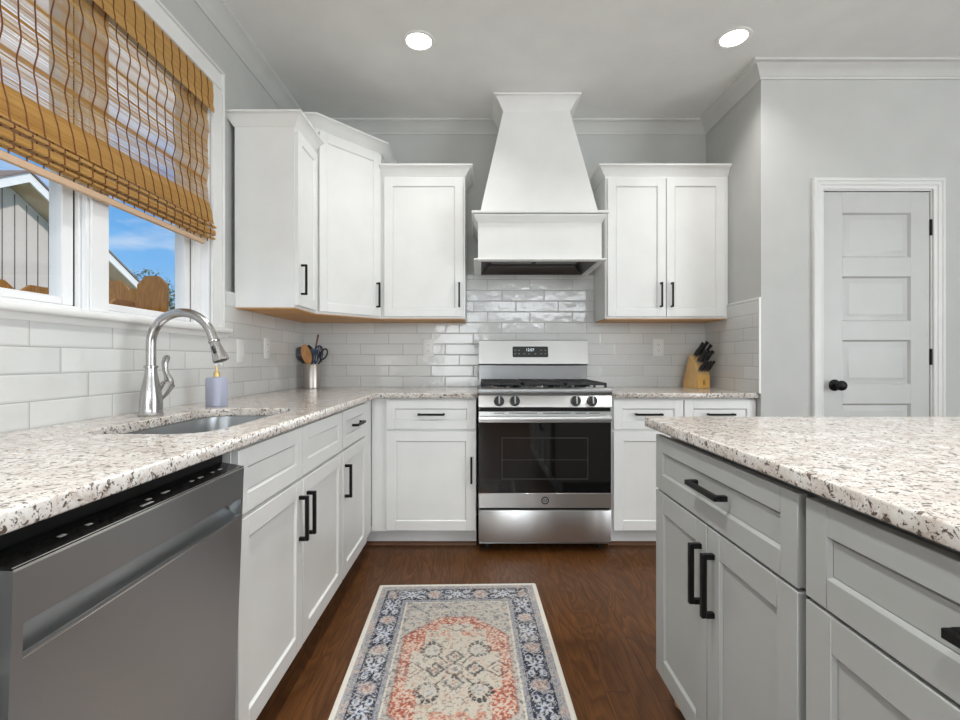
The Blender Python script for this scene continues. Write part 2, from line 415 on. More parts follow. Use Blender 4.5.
def window_unit(name, y0, y1, z0, z1, fend=.012):
    "vinyl unit set in the wall; glass plane near XL-.09"
    r = bpy.data.objects.new(name, None); COL.objects.link(r); r['kind'] = 'structure'
    def ring(X0, X1, a0, a1, b0, b1, w, wb=None):
        m = MB(); wb = wb or w
        m.box(X0, X1, a0, a0+w, b0, b1, .003); m.box(X0, X1, a1-w, a1, b0, b1, .003)
        m.box(X0, X1, a0+w, a1-w, b0, b0+wb, .003); m.box(X0, X1, a0+w, a1-w, b1-w, b1, .003); return m
    fa_, fb_ = .012, fend
    m = MB(); m.box(XL-.11, XL-.034, y0, y0+fa_, z0, z1, .002); m.box(XL-.11, XL-.034, y1-fb_, y1, z0, z1, .002)
    m.box(XL-.11, XL-.034, y0+fa_, y1-fb_, z0, z0+.012, .002); m.box(XL-.11, XL-.034, y0+fa_, y1-fb_, z1-.012, z1, .002)
    m.build('window_frame', 'window_white', r)
    a0, a1, b0, b1 = y0+fa_+.003, y1-fb_-.003, z0+.0135, z1-.0135
    ring(XL-.092, XL-.048, a0, a1, b0, b1, .044, .026).build('sash', 'window_white', r)
    B(XL-.072, XL-.066, a0+.0442, a1-.0442, b0+.0262, b1-.0442).build('pane', 'glass', r)
    m = MB(); m.box(XL-.060, XL-.0475, a1+.0002, a1+.0028, b0, b1); m.build('gasket', 'dark_slot', r)
    return r
window_unit('window_1', WY0+.0125, MY0+.006, WZ0+.0065, WZ1-.012)
window_unit('window_2', MY1-.030, WY1-.0125, WZ0+.0065, WZ1-.012, .055)
# jamb lining, mullion, stool and casing
m = MB(); m.box(XL-.15, XL+.002, WY0, WY0+.012, WZ0, WZ1); m.box(XL-.15, XL+.002, WY1-.012, WY1, WZ0, WZ1)
m.box(XL-.15, XL+.002, WY0+.012, WY1-.012, WZ0, WZ0+.006); m.box(XL-.15, XL+.002, WY0+.012, WY1-.012, WZ1-.012, WZ1)
m.build('trim_1', 'window_white', kind='structure')
m = MB(); m.box(XL-.033, XL-.014, MY0, MY1, WZ0+.007, WZ1-.012, .003); m.box(XL-.014, XL-.004, MY0+.010, MY1, WZ0+.007, WZ1-.012, .003)
m.build('trim_2', 'window_white', kind='structure')
CW = .080
m = MB()
for (a, b) in ((WY1, WY1+CW), (WY0-CW, WY0)):
    m.box(XL+.002, XL+.018, a+.0005, b-.0005, WZ0+.001, WZ1-.0005, .003)
m.box(XL+.002, XL+.018, WY0-CW, WY1+CW, WZ1, WZ1+CW, .003)
m.box(XL+.002, XL+.026, WY1+CW, WY1+CW+.014, WZ0+.001, WZ1+CW+.014, .004)
m.box(XL+.002, XL+.026, WY0-CW-.014, WY0-CW, WZ0+.001, WZ1+CW+.014, .004)
m.box(XL+.002, XL+.026, WY0-CW, WY1+CW, WZ1+CW, WZ1+CW+.014, .004)
m.build('trim_3', 'trim_white', kind='structure')
m = MB(); m.box(XL, XL+.058, WY0-.14, WY1+.112, 1.233, 1.258, .009, 3)
m.sweep([(XT, WY0-.12), (XT, WY1+.095)], [(0, 0), (.004, 0), (.006, .008), (.012, .018), (.016, .020), (0, .020)], 1.2125)
m.build('trim_4', 'trim_white', kind='structure')

# crown moulding round the room
CP = [(0, 0), (.007, 0), (.009, .010), (.016, .016), (.026, .030), (.045, .050), (.060, .058), (.066, .064), (.078, .068), (.078, .080), (0, .080)]
HX = .362
MB().sweep([(XL, YREAR), (XL, 0), (HX-.213, 0)], CP, H-.080).build('trim_5', 'crown_paint', kind='structure')
MB().sweep([(HX+.213, 0), (XR, 0), (XR, YP), (XE, YP)], CP, H-.080).build('trim_6', 'crown_paint', kind='structure')

# tiled splashbacks
TT = .009
m = MB(); m.box(XT, XR-TT, -TT, 0, .9125, 1.3715)
m.box(-.095, .806, -TT, 0, 1.3715, 1.705)
m.build('trim_7', 'tile_back', kind='structure')
m = MB(); m.box(XL, XT, YREAR+4.0, 0, .9125, 1.233)
m.box(XL, XT, WY1+CW+.0145, -.966, 1.233, 1.445); m.box(XL, XT, -.966, 0, 1.233, 1.3715)
m.build('trim_8', 'tile_left', kind='structure')
m = MB(); m.box(XR-TT, XR, YP+.006, 0, .9125, 1.458)
m.build('trim_9', 'tile_right', kind='structure')
m = MB(); m.box(XR-TT-.001, XR, YP, YP+.006, .9125, 1.464); m.box(XR-TT-.001, XR, YP+.006, -.325, 1.458, 1.464)
m.build('trim_10', 'plate_white', kind='structure')

# pantry door
dr = bpy.data.objects.new('door_1', None); COL.objects.link(dr); dr['kind'] = 'structure'
dr.location = (0, 0, 0)
X0, X1, Z0, Z1 = DX0+.017, DX1-.017, .012, DZ-.020
YF = YP+.006; YB = YF+.035
m = MB()
pz = []; top = 2.087-.012-.115
zz = Z1-.118
for k in range(5): pz.append((zz-.257, zz)); zz -= .364
px0, px1 = X0+.107, X1-.107
m.box(X0, px0, YF, YB, Z0, Z1, .001); m.box(px1, X1, YF, YB, Z0, Z1, .001)
zs = Z1
for a, b in pz: m.box(px0, px1, YF, YB, b, zs); zs = a
m.box(px0, px1, YF, YB, Z0, zs)
for a, b in pz:
    def rct(ins, y): return [(px0+ins, y, a+ins), (px1-ins, y, a+ins), (px1-ins, y, b-ins), (px0+ins, y, b-ins)]
    m.loft([rct(0, YF), rct(.010, YF+.012), rct(.018, YF+.012), rct(.040, YF+.003), rct(.042, YF+.003)], cap=False)
    m.box(px0+.042, px1-.042, YF+.003, YB-.01, a+.042, b-.042)
m.build('panel', 'door_paint', dr)
m = MB()
kx, kz = X0+.062, .960
Mk = Matrix.Translation((kx, YF, kz)) @ Matrix.Rotation(PI/2, 4, 'X')
m.lathe([(.033, 0), (.033, .004), (.028, .009), (.012, .012), (.011, .030), (.019, .036), (.027, .046), (.029, .056), (.026, .065), (.016, .071), (.004, .073)], M=Mk, n=28)
m.build('door_knob', 'black_metal', dr)
for hz in (1.862, 1.122, .30):
    m = MB(); m.lathe([(.0065, -.046), (.0065, .046)], c=(X1+.006, YF-.003, hz), n=12); m.box(X1-.001, X1+.014, YF-.001, YF+.003, hz-.044, hz+.044)
    m.build('hinge', 'black_metal', dr)
# door jamb + casing
m = MB()
m.box(DX0, DX0+.014, YP, YP+.12, 0, DZ); m.box(DX1-.014, DX1, YP, YP+.12, 0, DZ); m.box(DX0+.014, DX1-.014, YP, YP+.12, DZ-.014, DZ)
m.box(DX0+.014, DX0+.026, YB+.002, YB+.012, 0, DZ-.014); m.box(DX1-.026, DX1-.014, YB+.002, YB+.012, 0, DZ-.014)
def casing(m, x0, x1, z1, y):
    prof = [(0, 0), (0, .008), (.006, .011), (.018, .012), (.022, .016), (.040, .017), (.044, .021), (.056, .021), (.062, .016), (.062, 0)]
    path = [(x0, 0), (x0, z1), (x1, z1), (x1, 0)]
    P = [Vector(p) for p in path]; rings = []
    for i, p in enumerate(P):
        ds = []
        if i > 0: ds.append((P[i]-P[i-1]).normalized())
        if i < len(P)-1: ds.append((P[i+1]-P[i]).normalized())
        ns = [Vector((-d.y, d.x)) for d in ds]
        mm = ns[0] if len(ns) == 1 else (ns[0]+ns[1])/(1+ns[0].dot(ns[1]))
        rings.append([(p.x+mm.x*o, y-u, p.y+mm.y*o) for o, u in prof])
    m.loft(rings)
casing(m, DX0+.006, DX1-.006, DZ-.006, YP)
m.build('trim_11', 'casing_paint', kind='structure')
B(XR+.02, DX0-.06, YP-.014, YP, 0, .13, .003).build('baseboard_pantry', 'trim_white', kind='structure')
B(DX1+.06, XE, YP-.014, YP, 0, .13, .003).build('baseboard_pantry', 'trim_white', kind='structure')

# ------------------------------------------------------------------ cabinets
def shaker(w, h, x, z, t=.019, fr=.057, y=0):
    "shaker front whose back is at y and face at y-t, lower left corner at (x,z)"
    m = MB(); f = y-t; rec = .0075
    m.box(x, x+fr, f, y, z, z+h, .0012); m.box(x+w-fr, x+w, f, y, z, z+h, .0012)
    m.box(x+fr, x+w-fr, f, y, z, z+fr, .0012); m.box(x+fr, x+w-fr, f, y, z+h-fr, z+h, .0012)
    a, b, c, d = x+fr, x+w-fr, z+fr, z+h-fr
    r = lambda i, yy: [(a+i, yy, c+i), (b-i, yy, c+i), (b-i, yy, d-i), (a+i, yy, d-i)]
    m.loft([r(-.0005, f+.001), r(.005, f+rec), r(.006, f+rec)], cap=False)
    m.box(a, b, f+rec, y-.002, c, d); return m
def bar_pull(x, z, length, vertical, y, s=.0105, off=.026):
    m = MB(); L = length/2
    if vertical:
        m.box(x-s/2, x+s/2, y-off-s*.5, y-off+s*.5, z-L, z+L, .0012)
        for k in (-1, 1): m.box(x-s/2, x+s/2, y-off+s*.5, y, z+k*(L-s/2)-s/2, z+k*(L-s/2)+s/2)
    else:
        m.box(x-L, x+L, y-off-s*.5, y-off+s*.5, z-s/2, z+s/2, .0012)
        for k in (-1, 1): m.box(x+k*(L-s/2)-s/2, x+k*(L-s/2)+s/2, y-off+s*.5, y, z-s/2, z+s/2)
    return m
def base_cabinet(name, label, loc, rz, w, depth, fronts, mat='cabinet_white', group=None, top=.8835, toe=.075, shoe=True, fw=.057, shoe_x=None, kick_x=None, hollow=False, body_y=0, poff=.026):
    r = thing(name, label, 'cabinet', loc, rz, group)
    m = MB()
    if hollow == 'open':
        m.box(.0008, .0168, .030, depth, .105, top); m.box(w-.0168, w-.0008, .030, depth, .105, top); m.box(.0168, w-.0168, depth-.012, depth, .105, top)
        m.box(.0168, w-.0168, .030, depth-.012, .105, .123); m.box(.0168, w-.0168, .030, depth-.012, top-.016, top)
    elif hollow:
        m.box(.0008, .0188, .0, depth, .105, top); m.box(w-.0188, w-.0008, .0, depth, .105, top); m.box(.0188, w-.0188, depth-.012, depth, .105, top)
        m.box(.0188, w-.0188, .0, depth-.012, .105, .123); m.box(.0188, w-.0188, 0, .018, .123, .150); m.box(.0188, w-.0188, 0, .018, .66, top); m.box(w/2-.03, w/2+.03, 0, .018, .150, .66)
    else: m.box(.0008, w-.0008, body_y, depth, .105, top)
    m.build('body', mat, r)
    kx = kick_x or (.0008, w-.0008)
    B(kx[0], kx[1], toe, toe+.014, 0, .105).build('toe_kick', mat, r)
    if shoe:
        a = shoe_x or kx
        MB().sweep([(a[0], toe), (a[1], toe)], [(0, 0), (.016, 0), (.014, .010), (.008, .017), (0, .019)], .0003).build('shoe_molding', 'shoe_brown', r)
    for f in fronts:
        kind, x0, x1, z0, z1 = f[:5]; h = f[5] if len(f) > 5 else None
        p = shaker(x1-x0, z1-z0, x0, z0, fr=fw if kind == 'door' else min(fw, .050)).build(kind, mat, r)
        if h: bar_pull(h[0], h[1], h[2], h[3], -.019, s=h[4] if len(h) > 4 else .0118, off=poff).build('handle', 'black_metal', p)
    return r

TD = (.115, .690); DRW = (.702, .872)
FX = -.634   # left-run face-frame plane
# left run: local x runs +Y, front looks +X
def LY(d): return CY + d
base_cabinet('base_cabinet', 'white base cabinet at the near end of the sink wall, beside the dishwasher', (FX, LY(-.45), 0), PI/2, 1.03, .612,
             [('door', .01, .51, *TD), ('door', .52, 1.02, *TD), ('drawer', .01, .51, *DRW), ('drawer', .52, 1.02, *DRW)])
sx = 1.218
base_cabinet('base_cabinet', 'white two-door sink base cabinet with blank drawer fronts under the sink', (FX, LY(sx), 0), PI/2, .930, .612,
             [('door', .004, .446, *TD, (.417, .565, .152, True)), ('door', .452, .925, *TD, (.490, .562, .152, True)),
              ('drawer', .004, .446, *DRW), ('drawer', .452, .925, *DRW)], hollow=True)
base_cabinet('base_cabinet', 'narrow white base cabinet with one drawer and one door between sink cabinet and corner', (FX, LY(sx+.9305), 0), PI/2, .644, .612,
             [('door', .010, .455, *TD, (.040, .553, .150, True)), ('drawer', .010, .455, *DRW, (.235, .790, .150, False))], shoe_x=(0, .7105), kick_x=(.0008, .7255))
# back run
base_cabinet('base_cabinet', 'white base cabinet with one drawer and one door, left of the range', (-.633, -.610, 0), 0, .612, .606,
             [('door', .089, .609, *TD, (.583, .468, .150, True)), ('drawer', .089, .609, *DRW, (.352, .790, .155, False))], kick_x=(-.0605, .611), shoe_x=(-.0605, .611))
base_cabinet('base_cabinet', 'white base cabinet with two drawers, right of the range against the wall', (.762, -.610, 0), 0, .841, .606,
             [('door', .012, .416, *TD, (.385, .468, .150, True)), ('door', .424, .836, *TD, (.455, .468, .150, True)),
              ('drawer', .012, .416, *DRW, (.214, .790, .155, False)), ('drawer', .424, .836, *DRW, (.630, .790, .155, False))])

# upper cabinets
UZ, UT = 1.372, 2.293
UP = [(0, 0), (.004, 0), (.006, .006), (.012, .012), (.022, .030), (.036, .046), (.044, .052), (.050, .054), (.050, .064), (0, .064)]
def upper(name, label, poly, doors, z1, crown_path, loc=(0, 0, 0), rz=0):
    r = thing(name, label, 'cabinet')
    MB().prism(poly, UZ, z1).build('body', 'cabinet_white', r)
    cx = sum(p[0] for p in poly)/len(poly); cy = sum(p[1] for p in poly)/len(poly)
    MB().prism([(cx+(x-cx)*.985, cy+(y-cy)*.975) for x, y in poly], UZ-.006, UZ-.0005).build('bottom_panel', 'ply_under', r)
    MB().sweep(crown_path, UP, z1-.002).build('crown_molding', 'cabinet_white', r)
    for (M, w, zz0, zz1, hx, hz) in doors:
        p = shaker(w, zz1-zz0, 0, zz0, fr=.052).build('door', 'cabinet_white', r); p.matrix_local = M
        bar_pull(hx, hz, .158, True, -.019, s=.0105).build('handle', 'black_metal', p)
    return r
UD = (UZ+.012, UT-.018)
CXU, CYU, CYV = XC+.305, -.966, -.655
upper('upper_cabinet', 'white upper cabinet beside the window, end panel towards the camera', [(XC+.001, CYU), (CXU, CYU), (CXU, CYV-.0015), (XC+.001, CYV-.0015)],
      [(Matrix.Translation((CXU, CYU+.005, 0)) @ Matrix.Rotation(PI/2, 4, 'Z'), .290, *UD, .038, UZ+.148)], UT,
      [(XC+.001, -.70), (XC+.001, CYU), (CXU, CYU), (CXU, CYV-.0015)])
dgl = math.atan2(-.305-CYV, .3045); dgn = math.hypot(-.305-CYV, .3045)
upper('upper_cabinet', 'tall white diagonal upper cabinet in the corner', [(XC+.001, -.001), (XC+.001, CYV), (CXU, CYV), (XC+.6095, -.305), (XC+.6095, -.001)],
      [(Matrix.Translation((CXU, CYV, 0)) @ Matrix.Rotation(dgl, 4, 'Z') @ Matrix.Translation((.016, 0, 0)), dgn-.032, UZ+.012, 2.42, dgn-.062, UZ+.145)], 2.440,
      [(XC+.001, CYV), (CXU, CYV), (XC+.6095, -.305), (XC+.6095, -.001)])
ux0, ux1 = XC+.611, -.097
upper('upper_cabinet', 'white single-door upper cabinet left of the range hood', [(ux0, -.305), (ux1, -.305), (ux1, -.001), (ux0, -.001)],
      [(Matrix.Translation((ux0+.022, -.305, 0)), ux1-ux0-.034, *UD, ux1-ux0-.058, UZ+.150)], UT,
      [(ux0+.0005, -.305), (ux1, -.305), (ux1, -.001)])
rx0, rx1 = .808, 1.590
dw = (rx1-rx0-.030)/2
upper('upper_cabinet', 'white two-door upper cabinet right of the range hood', [(rx0, -.305), (rx1+.013, -.305), (rx1+.013, -.001), (rx0, -.001)],
      [(Matrix.Translation((rx0+.014, -.305, 0)), dw-.003, *UD, dw-.036, UZ+.150),
       (Matrix.Translation((rx0+.014+dw+.003, -.305, 0)), dw-.003, *UD, .030, UZ+.150)], UT,
      [(rx0, -.001), (rx0, -.305), (rx1+.0135, -.305)])

# ------------------------------------------------------------------ counters
CT0, CT1 = .884, .914
CF = -.597
hole = rrect(-1.055, -.715, LY(1.235), LY(1.885), .085, 8)
outer = [(XT+.0005, LY(-.45)), (CF, LY(-.45)), (CF, -.655), (-.014, -.655), (-.014, -.001), (XT+.0005, -.001)]
tag(curve_mesh('countertop', [outer, hole[::-1]], CT0, CT1, .004, 'granite'), 'speckled granite countertop running under the window and round the corner to the range', 'countertop')
tag(curve_mesh('countertop', [[(.756, -.655), (XR-.001, -.655), (XR-.001, -.001), (.756, -.001)]], CT0, CT1, .004, 'granite'),
    'short speckled granite countertop right of the range under the knife block', 'countertop')
isl = rrect(.547, 1.75, LY(-.5), LY(1.612), .022, 5, (0, 1, 1, 0))
tag(curve_mesh('countertop', [isl], CT0, CT1, .004, 'granite'), 'broad speckled granite countertop on the grey island', 'countertop')

# sink
sk = thing('sink', 'undermount stainless steel sink basin below the window', 'sink', (0, 0, 0))
def ring3(x0, x1, y0, y1, r, z): return [(x, y, z) for x, y in rrect(x0, x1, y0, y1, r, 6)]
a, b, c_, d_ = -1.060, -.710, LY(1.230), LY(1.890)
m = MB()
m.loft([ring3(a-.02, b+.02, c_-.02, d_+.02, .10, .8825), ring3(a, b, c_, d_, .088, .8825), ring3(a+.004, b-.004, c_+.004, d_-.004, .085, .86), ring3(a+.010, b-.010, c_+.010, d_-.010, .08, .72),
        ring3(a+.03, b-.03, c_+.03, d_-.03, .07, .698), ring3(a+.09, b-.09, c_+.09, d_-.09, .05, .692)], cap=False, smooth=True)
m.bm.faces.new([m.bm.verts.new(p) for p in ring3(a+.09, b-.09, c_+.09, d_-.09, .05, .692)])
bmesh.ops.remove_doubles(m.bm, verts=m.bm.verts, dist=.0001)
m.build('basin', 'steel_dark_x', sk)
m = MB(); m.lathe([(.042, .694), (.040, .697), (.020, .6975), (.018, .694)], c=((a+b)/2, (c_+d_)/2, 0), n=28); m.build('drain', 'steel_smooth', sk)

# ------------------------------------------------------------------ faucet
FXc, FYc = -1.124, LY(1.640)
fa = thing('faucet', 'brushed nickel pull-down gooseneck faucet behind the sink', 'faucet', (FXc, FYc, CT1))
m = MB(); m.lathe([(.037, .0005), (.038, .004), (.035, .009), (.0350, .03), (.034, .055), (.029, .090), (.022, .125), (.018, .150), (.0175, .162)], n=36)
m.lathe([(.0175, .162), (.0215, .164), (.0215, .170), (.0175, .172)], n=36)
m.build('body', 'steel_brushed', fa)
R = .106; zt = .246
pts = [(0, 0, .168 + (zt-.168)*k/4) for k in range(5)]
for k in range(1, 27):
    th = PI - math.radians(163)*k/26
    pts.append((R+R*math.cos(th), 0, zt+R*math.sin(th)))
dd0 = (Vector(pts[-1])-Vector(pts[-2])).normalized(); pts.append(tuple(Vector(pts[-1])+dd0*.020))
ex = Vector(pts[-1]); dd = (ex-Vector(pts[-2])).normalized()
m = MB(); m.tube(pts, .0152, 24); m.build('spout', 'steel_brushed', fa)
Mh = Matrix.Translation(ex) @ dd.to_track_quat('Z', 'Y').to_matrix().to_4x4()
m = MB(); m.lathe([(.0155, -.002), (.0185, 0), (.0185, .007), (.0165, .010), (.0172, .018), (.0215, .046), (.0255, .066), (.0260, .074), (.024, .076), (.020, .0755)], M=Mh, n=32)
sh = m.build('spray_head', 'steel_brushed', fa)
MB().lathe([(.0235, .0762), (.020, .0775), (.004, .0776)], M=Mh, n=24).build('nozzle', 'black_plastic', sh)
m = MB(); m.box(-.0250, -.018, -.006, .006, .022, .050, .003); m.bm.transform(Mh @ Matrix.Rotation(0, 4, 'Z'))
m.build('spray_button', 'black_plastic', sh)
# lever: socket leaning out to +Y with a lever rising from a ball
m = MB(); m.tube([(.012, .018, .055), (.016, .040, .078), (.018, .058, .100)], [.013, .018, .0215], 24)
m.tube([(.018, .058, .100), (.0183, .060, .104), (.019, .064, .111)], [.023, .023, .016], 24)
m.build('valve_socket', 'steel_brushed', fa)
m = MB(); m.tube([(.019, .063, .108), (.018, .066, .118), (.012, .066, .135), (.006, .064, .155), (.004, .066, .180), (.006, .072, .198), (.007, .075, .206)],
                 [.018, .016, .011, .0095, .0115, .0125, .008], 20, flat=.75)
m.build('lever', 'steel_brushed', fa)

# soap dispenser
sd = thing('soap_dispenser', 'rounded lavender soap dispenser with a gold pump collar beside the sink', 'soap dispenser', (-1.083, LY(1.975), CT1+.0005), math.radians(-25))
def rr(w, d, r, z): return [(x, y, z) for x, y in rrect(-w, w, -d, d, r, 4)]
m = MB(); m.loft([rr(.037, .030, .020, 0), rr(.040, .033, .022, .004), rr(.040, .033, .022, .112), rr(.037, .030, .020, .118), rr(.012, .012, .008, .120)], smooth=True)
m.build('bottle', 'lavender', sd)
m = MB(); m.lathe([(.0125, .121), (.0125, .138), (.010, .140), (.0045, .141), (.0045, .166), (.004, .166)], n=20); m.build('collar', 'gold', sd)
m = MB(); m.lathe([(.009, .166), (.010, .168), (.010, .176), (.008, .178)], n=20); m.tube([(.004, 0, .173), (.024, 0, .173), (.030, 0, .169)], [.005, .0045, .004], 10)
m.build('pump', 'plate_white', sd)

# ------------------------------------------------------------------ range
RW = .756; RX = .370; RY = -.668
rg = thing('range', 'stainless steel gas range with black glass oven door between the white cabinets', 'range', (RX, 0, 0))
hw = RW/2
m = MB(); m.box(-hw+.003, hw-.003, -.640, -.022, .045, .905); m.build('body', 'steel_dark_x', rg)
for sxx in (-.33, .33):
    for yy_ in (-.58, -.09):
        MB().lathe([(.018, .0005), (.018, .010), (.010, .012), (.010, .045)], c=(sxx, yy_, 0), n=14).build('foot', 'black_plastic', rg)
# cooktop with rounded front lip
m = MB()
prof = [(-.022, .905), (-.022, .930), (-.640, .930), (-.662, .943), (-.676, .945), (-.686, .938), (-.690, .925), (-.686, .912), (-.672, .9055)]
m.loft([[(x, y, z) for y, z in prof] for x in (-hw, hw)])
m.build('cooktop', 'black_gloss', rg)
m = MB(); m.loft([[(x, y, z) for y, z in [(-.6625, .9435), (-.676, .9462), (-.687, .939), (-.6915, .925), (-.687, .911), (-.672, .9045), (-.672, .906), (-.686, .912), (-.690, .925), (-.686, .938), (-.676, .945)]] for x in (-hw-.001, hw+.001)])
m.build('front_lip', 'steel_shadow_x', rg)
# burners
for bx, by, br in ((-.25, -.50, .045), (-.25, -.22, .035), (0, -.36, .055), (.25, -.50, .050), (.25, -.22, .038)):
    b_ = MB().lathe([(br+.012, .9302), (br+.012, .936), (br, .938), (br, .944)], c=(bx, by, 0), n=28).build('burner', 'steel_smooth', rg)
    MB().lathe([(br*.9, .9442), (br*.92, .950), (br*.8, .953), (.004, .9535)], c=(bx, by, 0), n=28).build('burner_cap', 'black_metal', b_)
# grates: three cast-iron frames
for gx0, gx1 in ((-.365, -.126), (-.122, .122), (.126, .365)):
    m = MB(); y0_, y1_ = -.630, -.080; gz0, gz1 = .957, .972; w_ = .013
    m.box(gx0, gx1, y0_, y0_+w_, gz0, gz1, .003); m.box(gx0, gx1, y1_-w_, y1_, gz0, gz1, .003)
    m.box(gx0, gx0+w_, y0_, y1_, gz0, gz1, .003); m.box(gx1-w_, gx1, y0_, y1_, gz0, gz1, .003)
    cxg = (gx0+gx1)/2; m.box(gx0, gx1, -.362, -.350, gz0, gz1, .003)
    for q in (-.50, -.22): m.box(gx0, gx1, q-.005, q+.005, gz0+.002, gz1, .002)
    m.box(cxg-.005, cxg+.005, y0_, y1_, gz0+.002, gz1, .002)
    for (fx_, fy_) in ((gx0, y0_), (gx1-w_, y0_), (gx0, y1_-w_), (gx1-w_, y1_-w_), (gx0, -.362), (gx1-w_, -.362)):
        m.box(fx_, fx_+w_, fy_, fy_+w_, .9305, gz0+.002)
    m.build('grate', 'cast_iron', rg)
# backguard
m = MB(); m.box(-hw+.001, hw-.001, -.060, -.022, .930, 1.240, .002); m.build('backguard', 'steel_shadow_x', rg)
m = MB(); m.loft([[(x, -.0605, 1.235), (x, -.066, 1.243), (x, -.074, 1.238), (x, -.106, 1.078), (x, -.098, 1.070), (x, -.0605, 1.075)] for x in (-hw+.001, hw-.001)])
bgp = m.build('backguard_panel', 'steel_x', rg)
tl_ = math.atan2(.032, .160)
Mp = Matrix.Translation((-.022, -.0900, 1.160)) @ Matrix.Rotation(PI/2-tl_, 4, 'X')
text_mesh('clock_digits', '12:07', .026, .0004, 'display_lit', bgp, Mp @ Matrix.Translation((-.002, .013, .0030)))
m = MB(); m.prism(rrect(-.123, .123, -.038, .038, .008, 3), -.004, .0022, M=Mp)
for row, xs in ((.011, (-.105, -.078, .075, .103)), (-.014, (-.105, -.078, -.042, -.01, .035, .075, .103))):
    for q in xs:
        m.prism([(q-.005, row-.001), (q+.005, row-.001), (q+.005, row+.0012), (q-.005, row+.0012)], .0020, .0030, M=Mp, mi=1)
m.build('control_display', ['panel_black', 'marking_grey'], bgp)
# slanted control panel with four knobs
m = MB(); m.loft([[(x, -.6405, .904), (x, -.674, .904), (x, -.678, .900), (x, -.694, .838), (x, -.690, .834), (x, -.6405, .834)] for x in (-hw, hw)])
cp = m.build('control_panel', 'steel_x', rg)
for kx_ in (-.262, -.173, .172, .264):
    Mk = Matrix.Translation((kx_, -.6860, .870)) @ Matrix.Rotation(PI/2-.252, 4, 'X')
    k_ = MB().lathe([(.029, -.002), (.0295, .004), (.0275, .006), (.0255, .030), (.022, .033), (.003, .0335)], M=Mk, n=30).build('knob', 'black_plastic', cp)
    m = MB(); m.box(-.0045, .0045, -.022, .022, .0335, .044, .002); m.bm.transform(Mk); m.build('knob_grip', 'steel_dark_x', k_)
# oven door
B(-hw+.004, hw-.004, -.672, -.6405, .8135, .833).build('vent_gap', 'black_metal', rg)
m = MB(); m.box(-hw, hw, -.672, -.641, .262, .812, .003)
od = m.build('oven_door', 'black_gloss', rg)
B(-hw, hw, -.680, -.6725, .262, .346, .002).build('door_bottom_band', 'steel_x', od)
B(-hw+.002, hw-.002, -.677, -.6725, .3465, .7475).build('oven_window', 'oven_glass', od)
m = MB(); m.box(-hw, hw, -.680, -.6725, .748, .812, .002)
for a_, b_ in ((-.29, -.232), (-.205, -.045), (-.012, .145), (.172, .232), (.25, .31)): m.box(a_, b_, -.6808, -.6795, .800, .8035, mi=1)
m.build('door_top_band', ['steel_x', 'black_metal'], od)
m = MB()
for za, zb in ((.4255, .4275), (.6595, .6610)): m.box(-.245, .245, -.6776, -.6771, za, zb)
for xa in (-.245, .2435): m.box(xa, xa+.0015, -.6776, -.6771, .4255, .661)
m.box(-.25, .25, -.6776, -.6771, .535, .5362)
m.build('window_outline', 'outline_grey', od)
m = MB()
m.loft([[(x, -.716+.006*(x/hw)**2 + dy, .773+dz) for dy, dz in ((-.006, -.012), (-.010, 0), (-.006, .012), (.004, .014), (.008, 0), (.004, -.014))] for x in [hw*(-1+2*k/12)*.985 for k in range(13)]])
for s_ in (-1, 1): m.box(s_*hw*.965-.010, s_*hw*.965+.010, -.708, -.680, .762, .784)
m.build('door_handle', 'steel_x', od)
# round emblem
Me = Matrix.Translation((0, -.6801, .305)) @ Matrix.Rotation(PI/2, 4, 'X')
m = MB(); m.lathe([(.0215, 0), (.0215, .0012), (.0195, .0018), (.0160, .0012), (.0160, 0)], M=Me, n=36, cap=False); em = m.build('emblem', 'black_metal', od)
text_mesh('emblem_letters', 'GE', .021, .0004, 'black_metal', od, Me @ Matrix.Translation((0, 0, .0006)))
m = MB(); m.box(-hw, hw, -.676, -.641, .066, .248, .004, 2); m.build('drawer', 'steel_x', rg)
B(-hw+.006, hw-.006, -.655, -.6405, .2485, .2615).build('drawer_gap', 'black_metal', rg)

# ------------------------------------------------------------------ range hood
hd = thing('range_hood', 'white tapered wooden range hood with a crown top above the range', 'range hood', (HX, 0, 0))
YW = -.0105
def rc(w, y, z, yb=YW): return [(-w, y, z), (w, y, z), (w, yb, z), (-w, yb, z)]
m = MB(); m.loft([rc(.363, -.480, 1.997, -.001), rc(.213, -.335, 2.700, -.001)]); m.build('chimney', 'cabinet_white', hd)
HP = [(0, 0), (.003, 0), (.005, .008), (.014, .020), (.030, .050), (.048, .070), (.058, .076), (.064, .078), (.064, .0885), (0, .0885)]
m = MB(); m.sweep([(-.213, -.001), (-.213, -.335), (.213, -.335), (.213, -.001)], HP, 2.696); m.build('crown_molding', 'cabinet_white', hd)
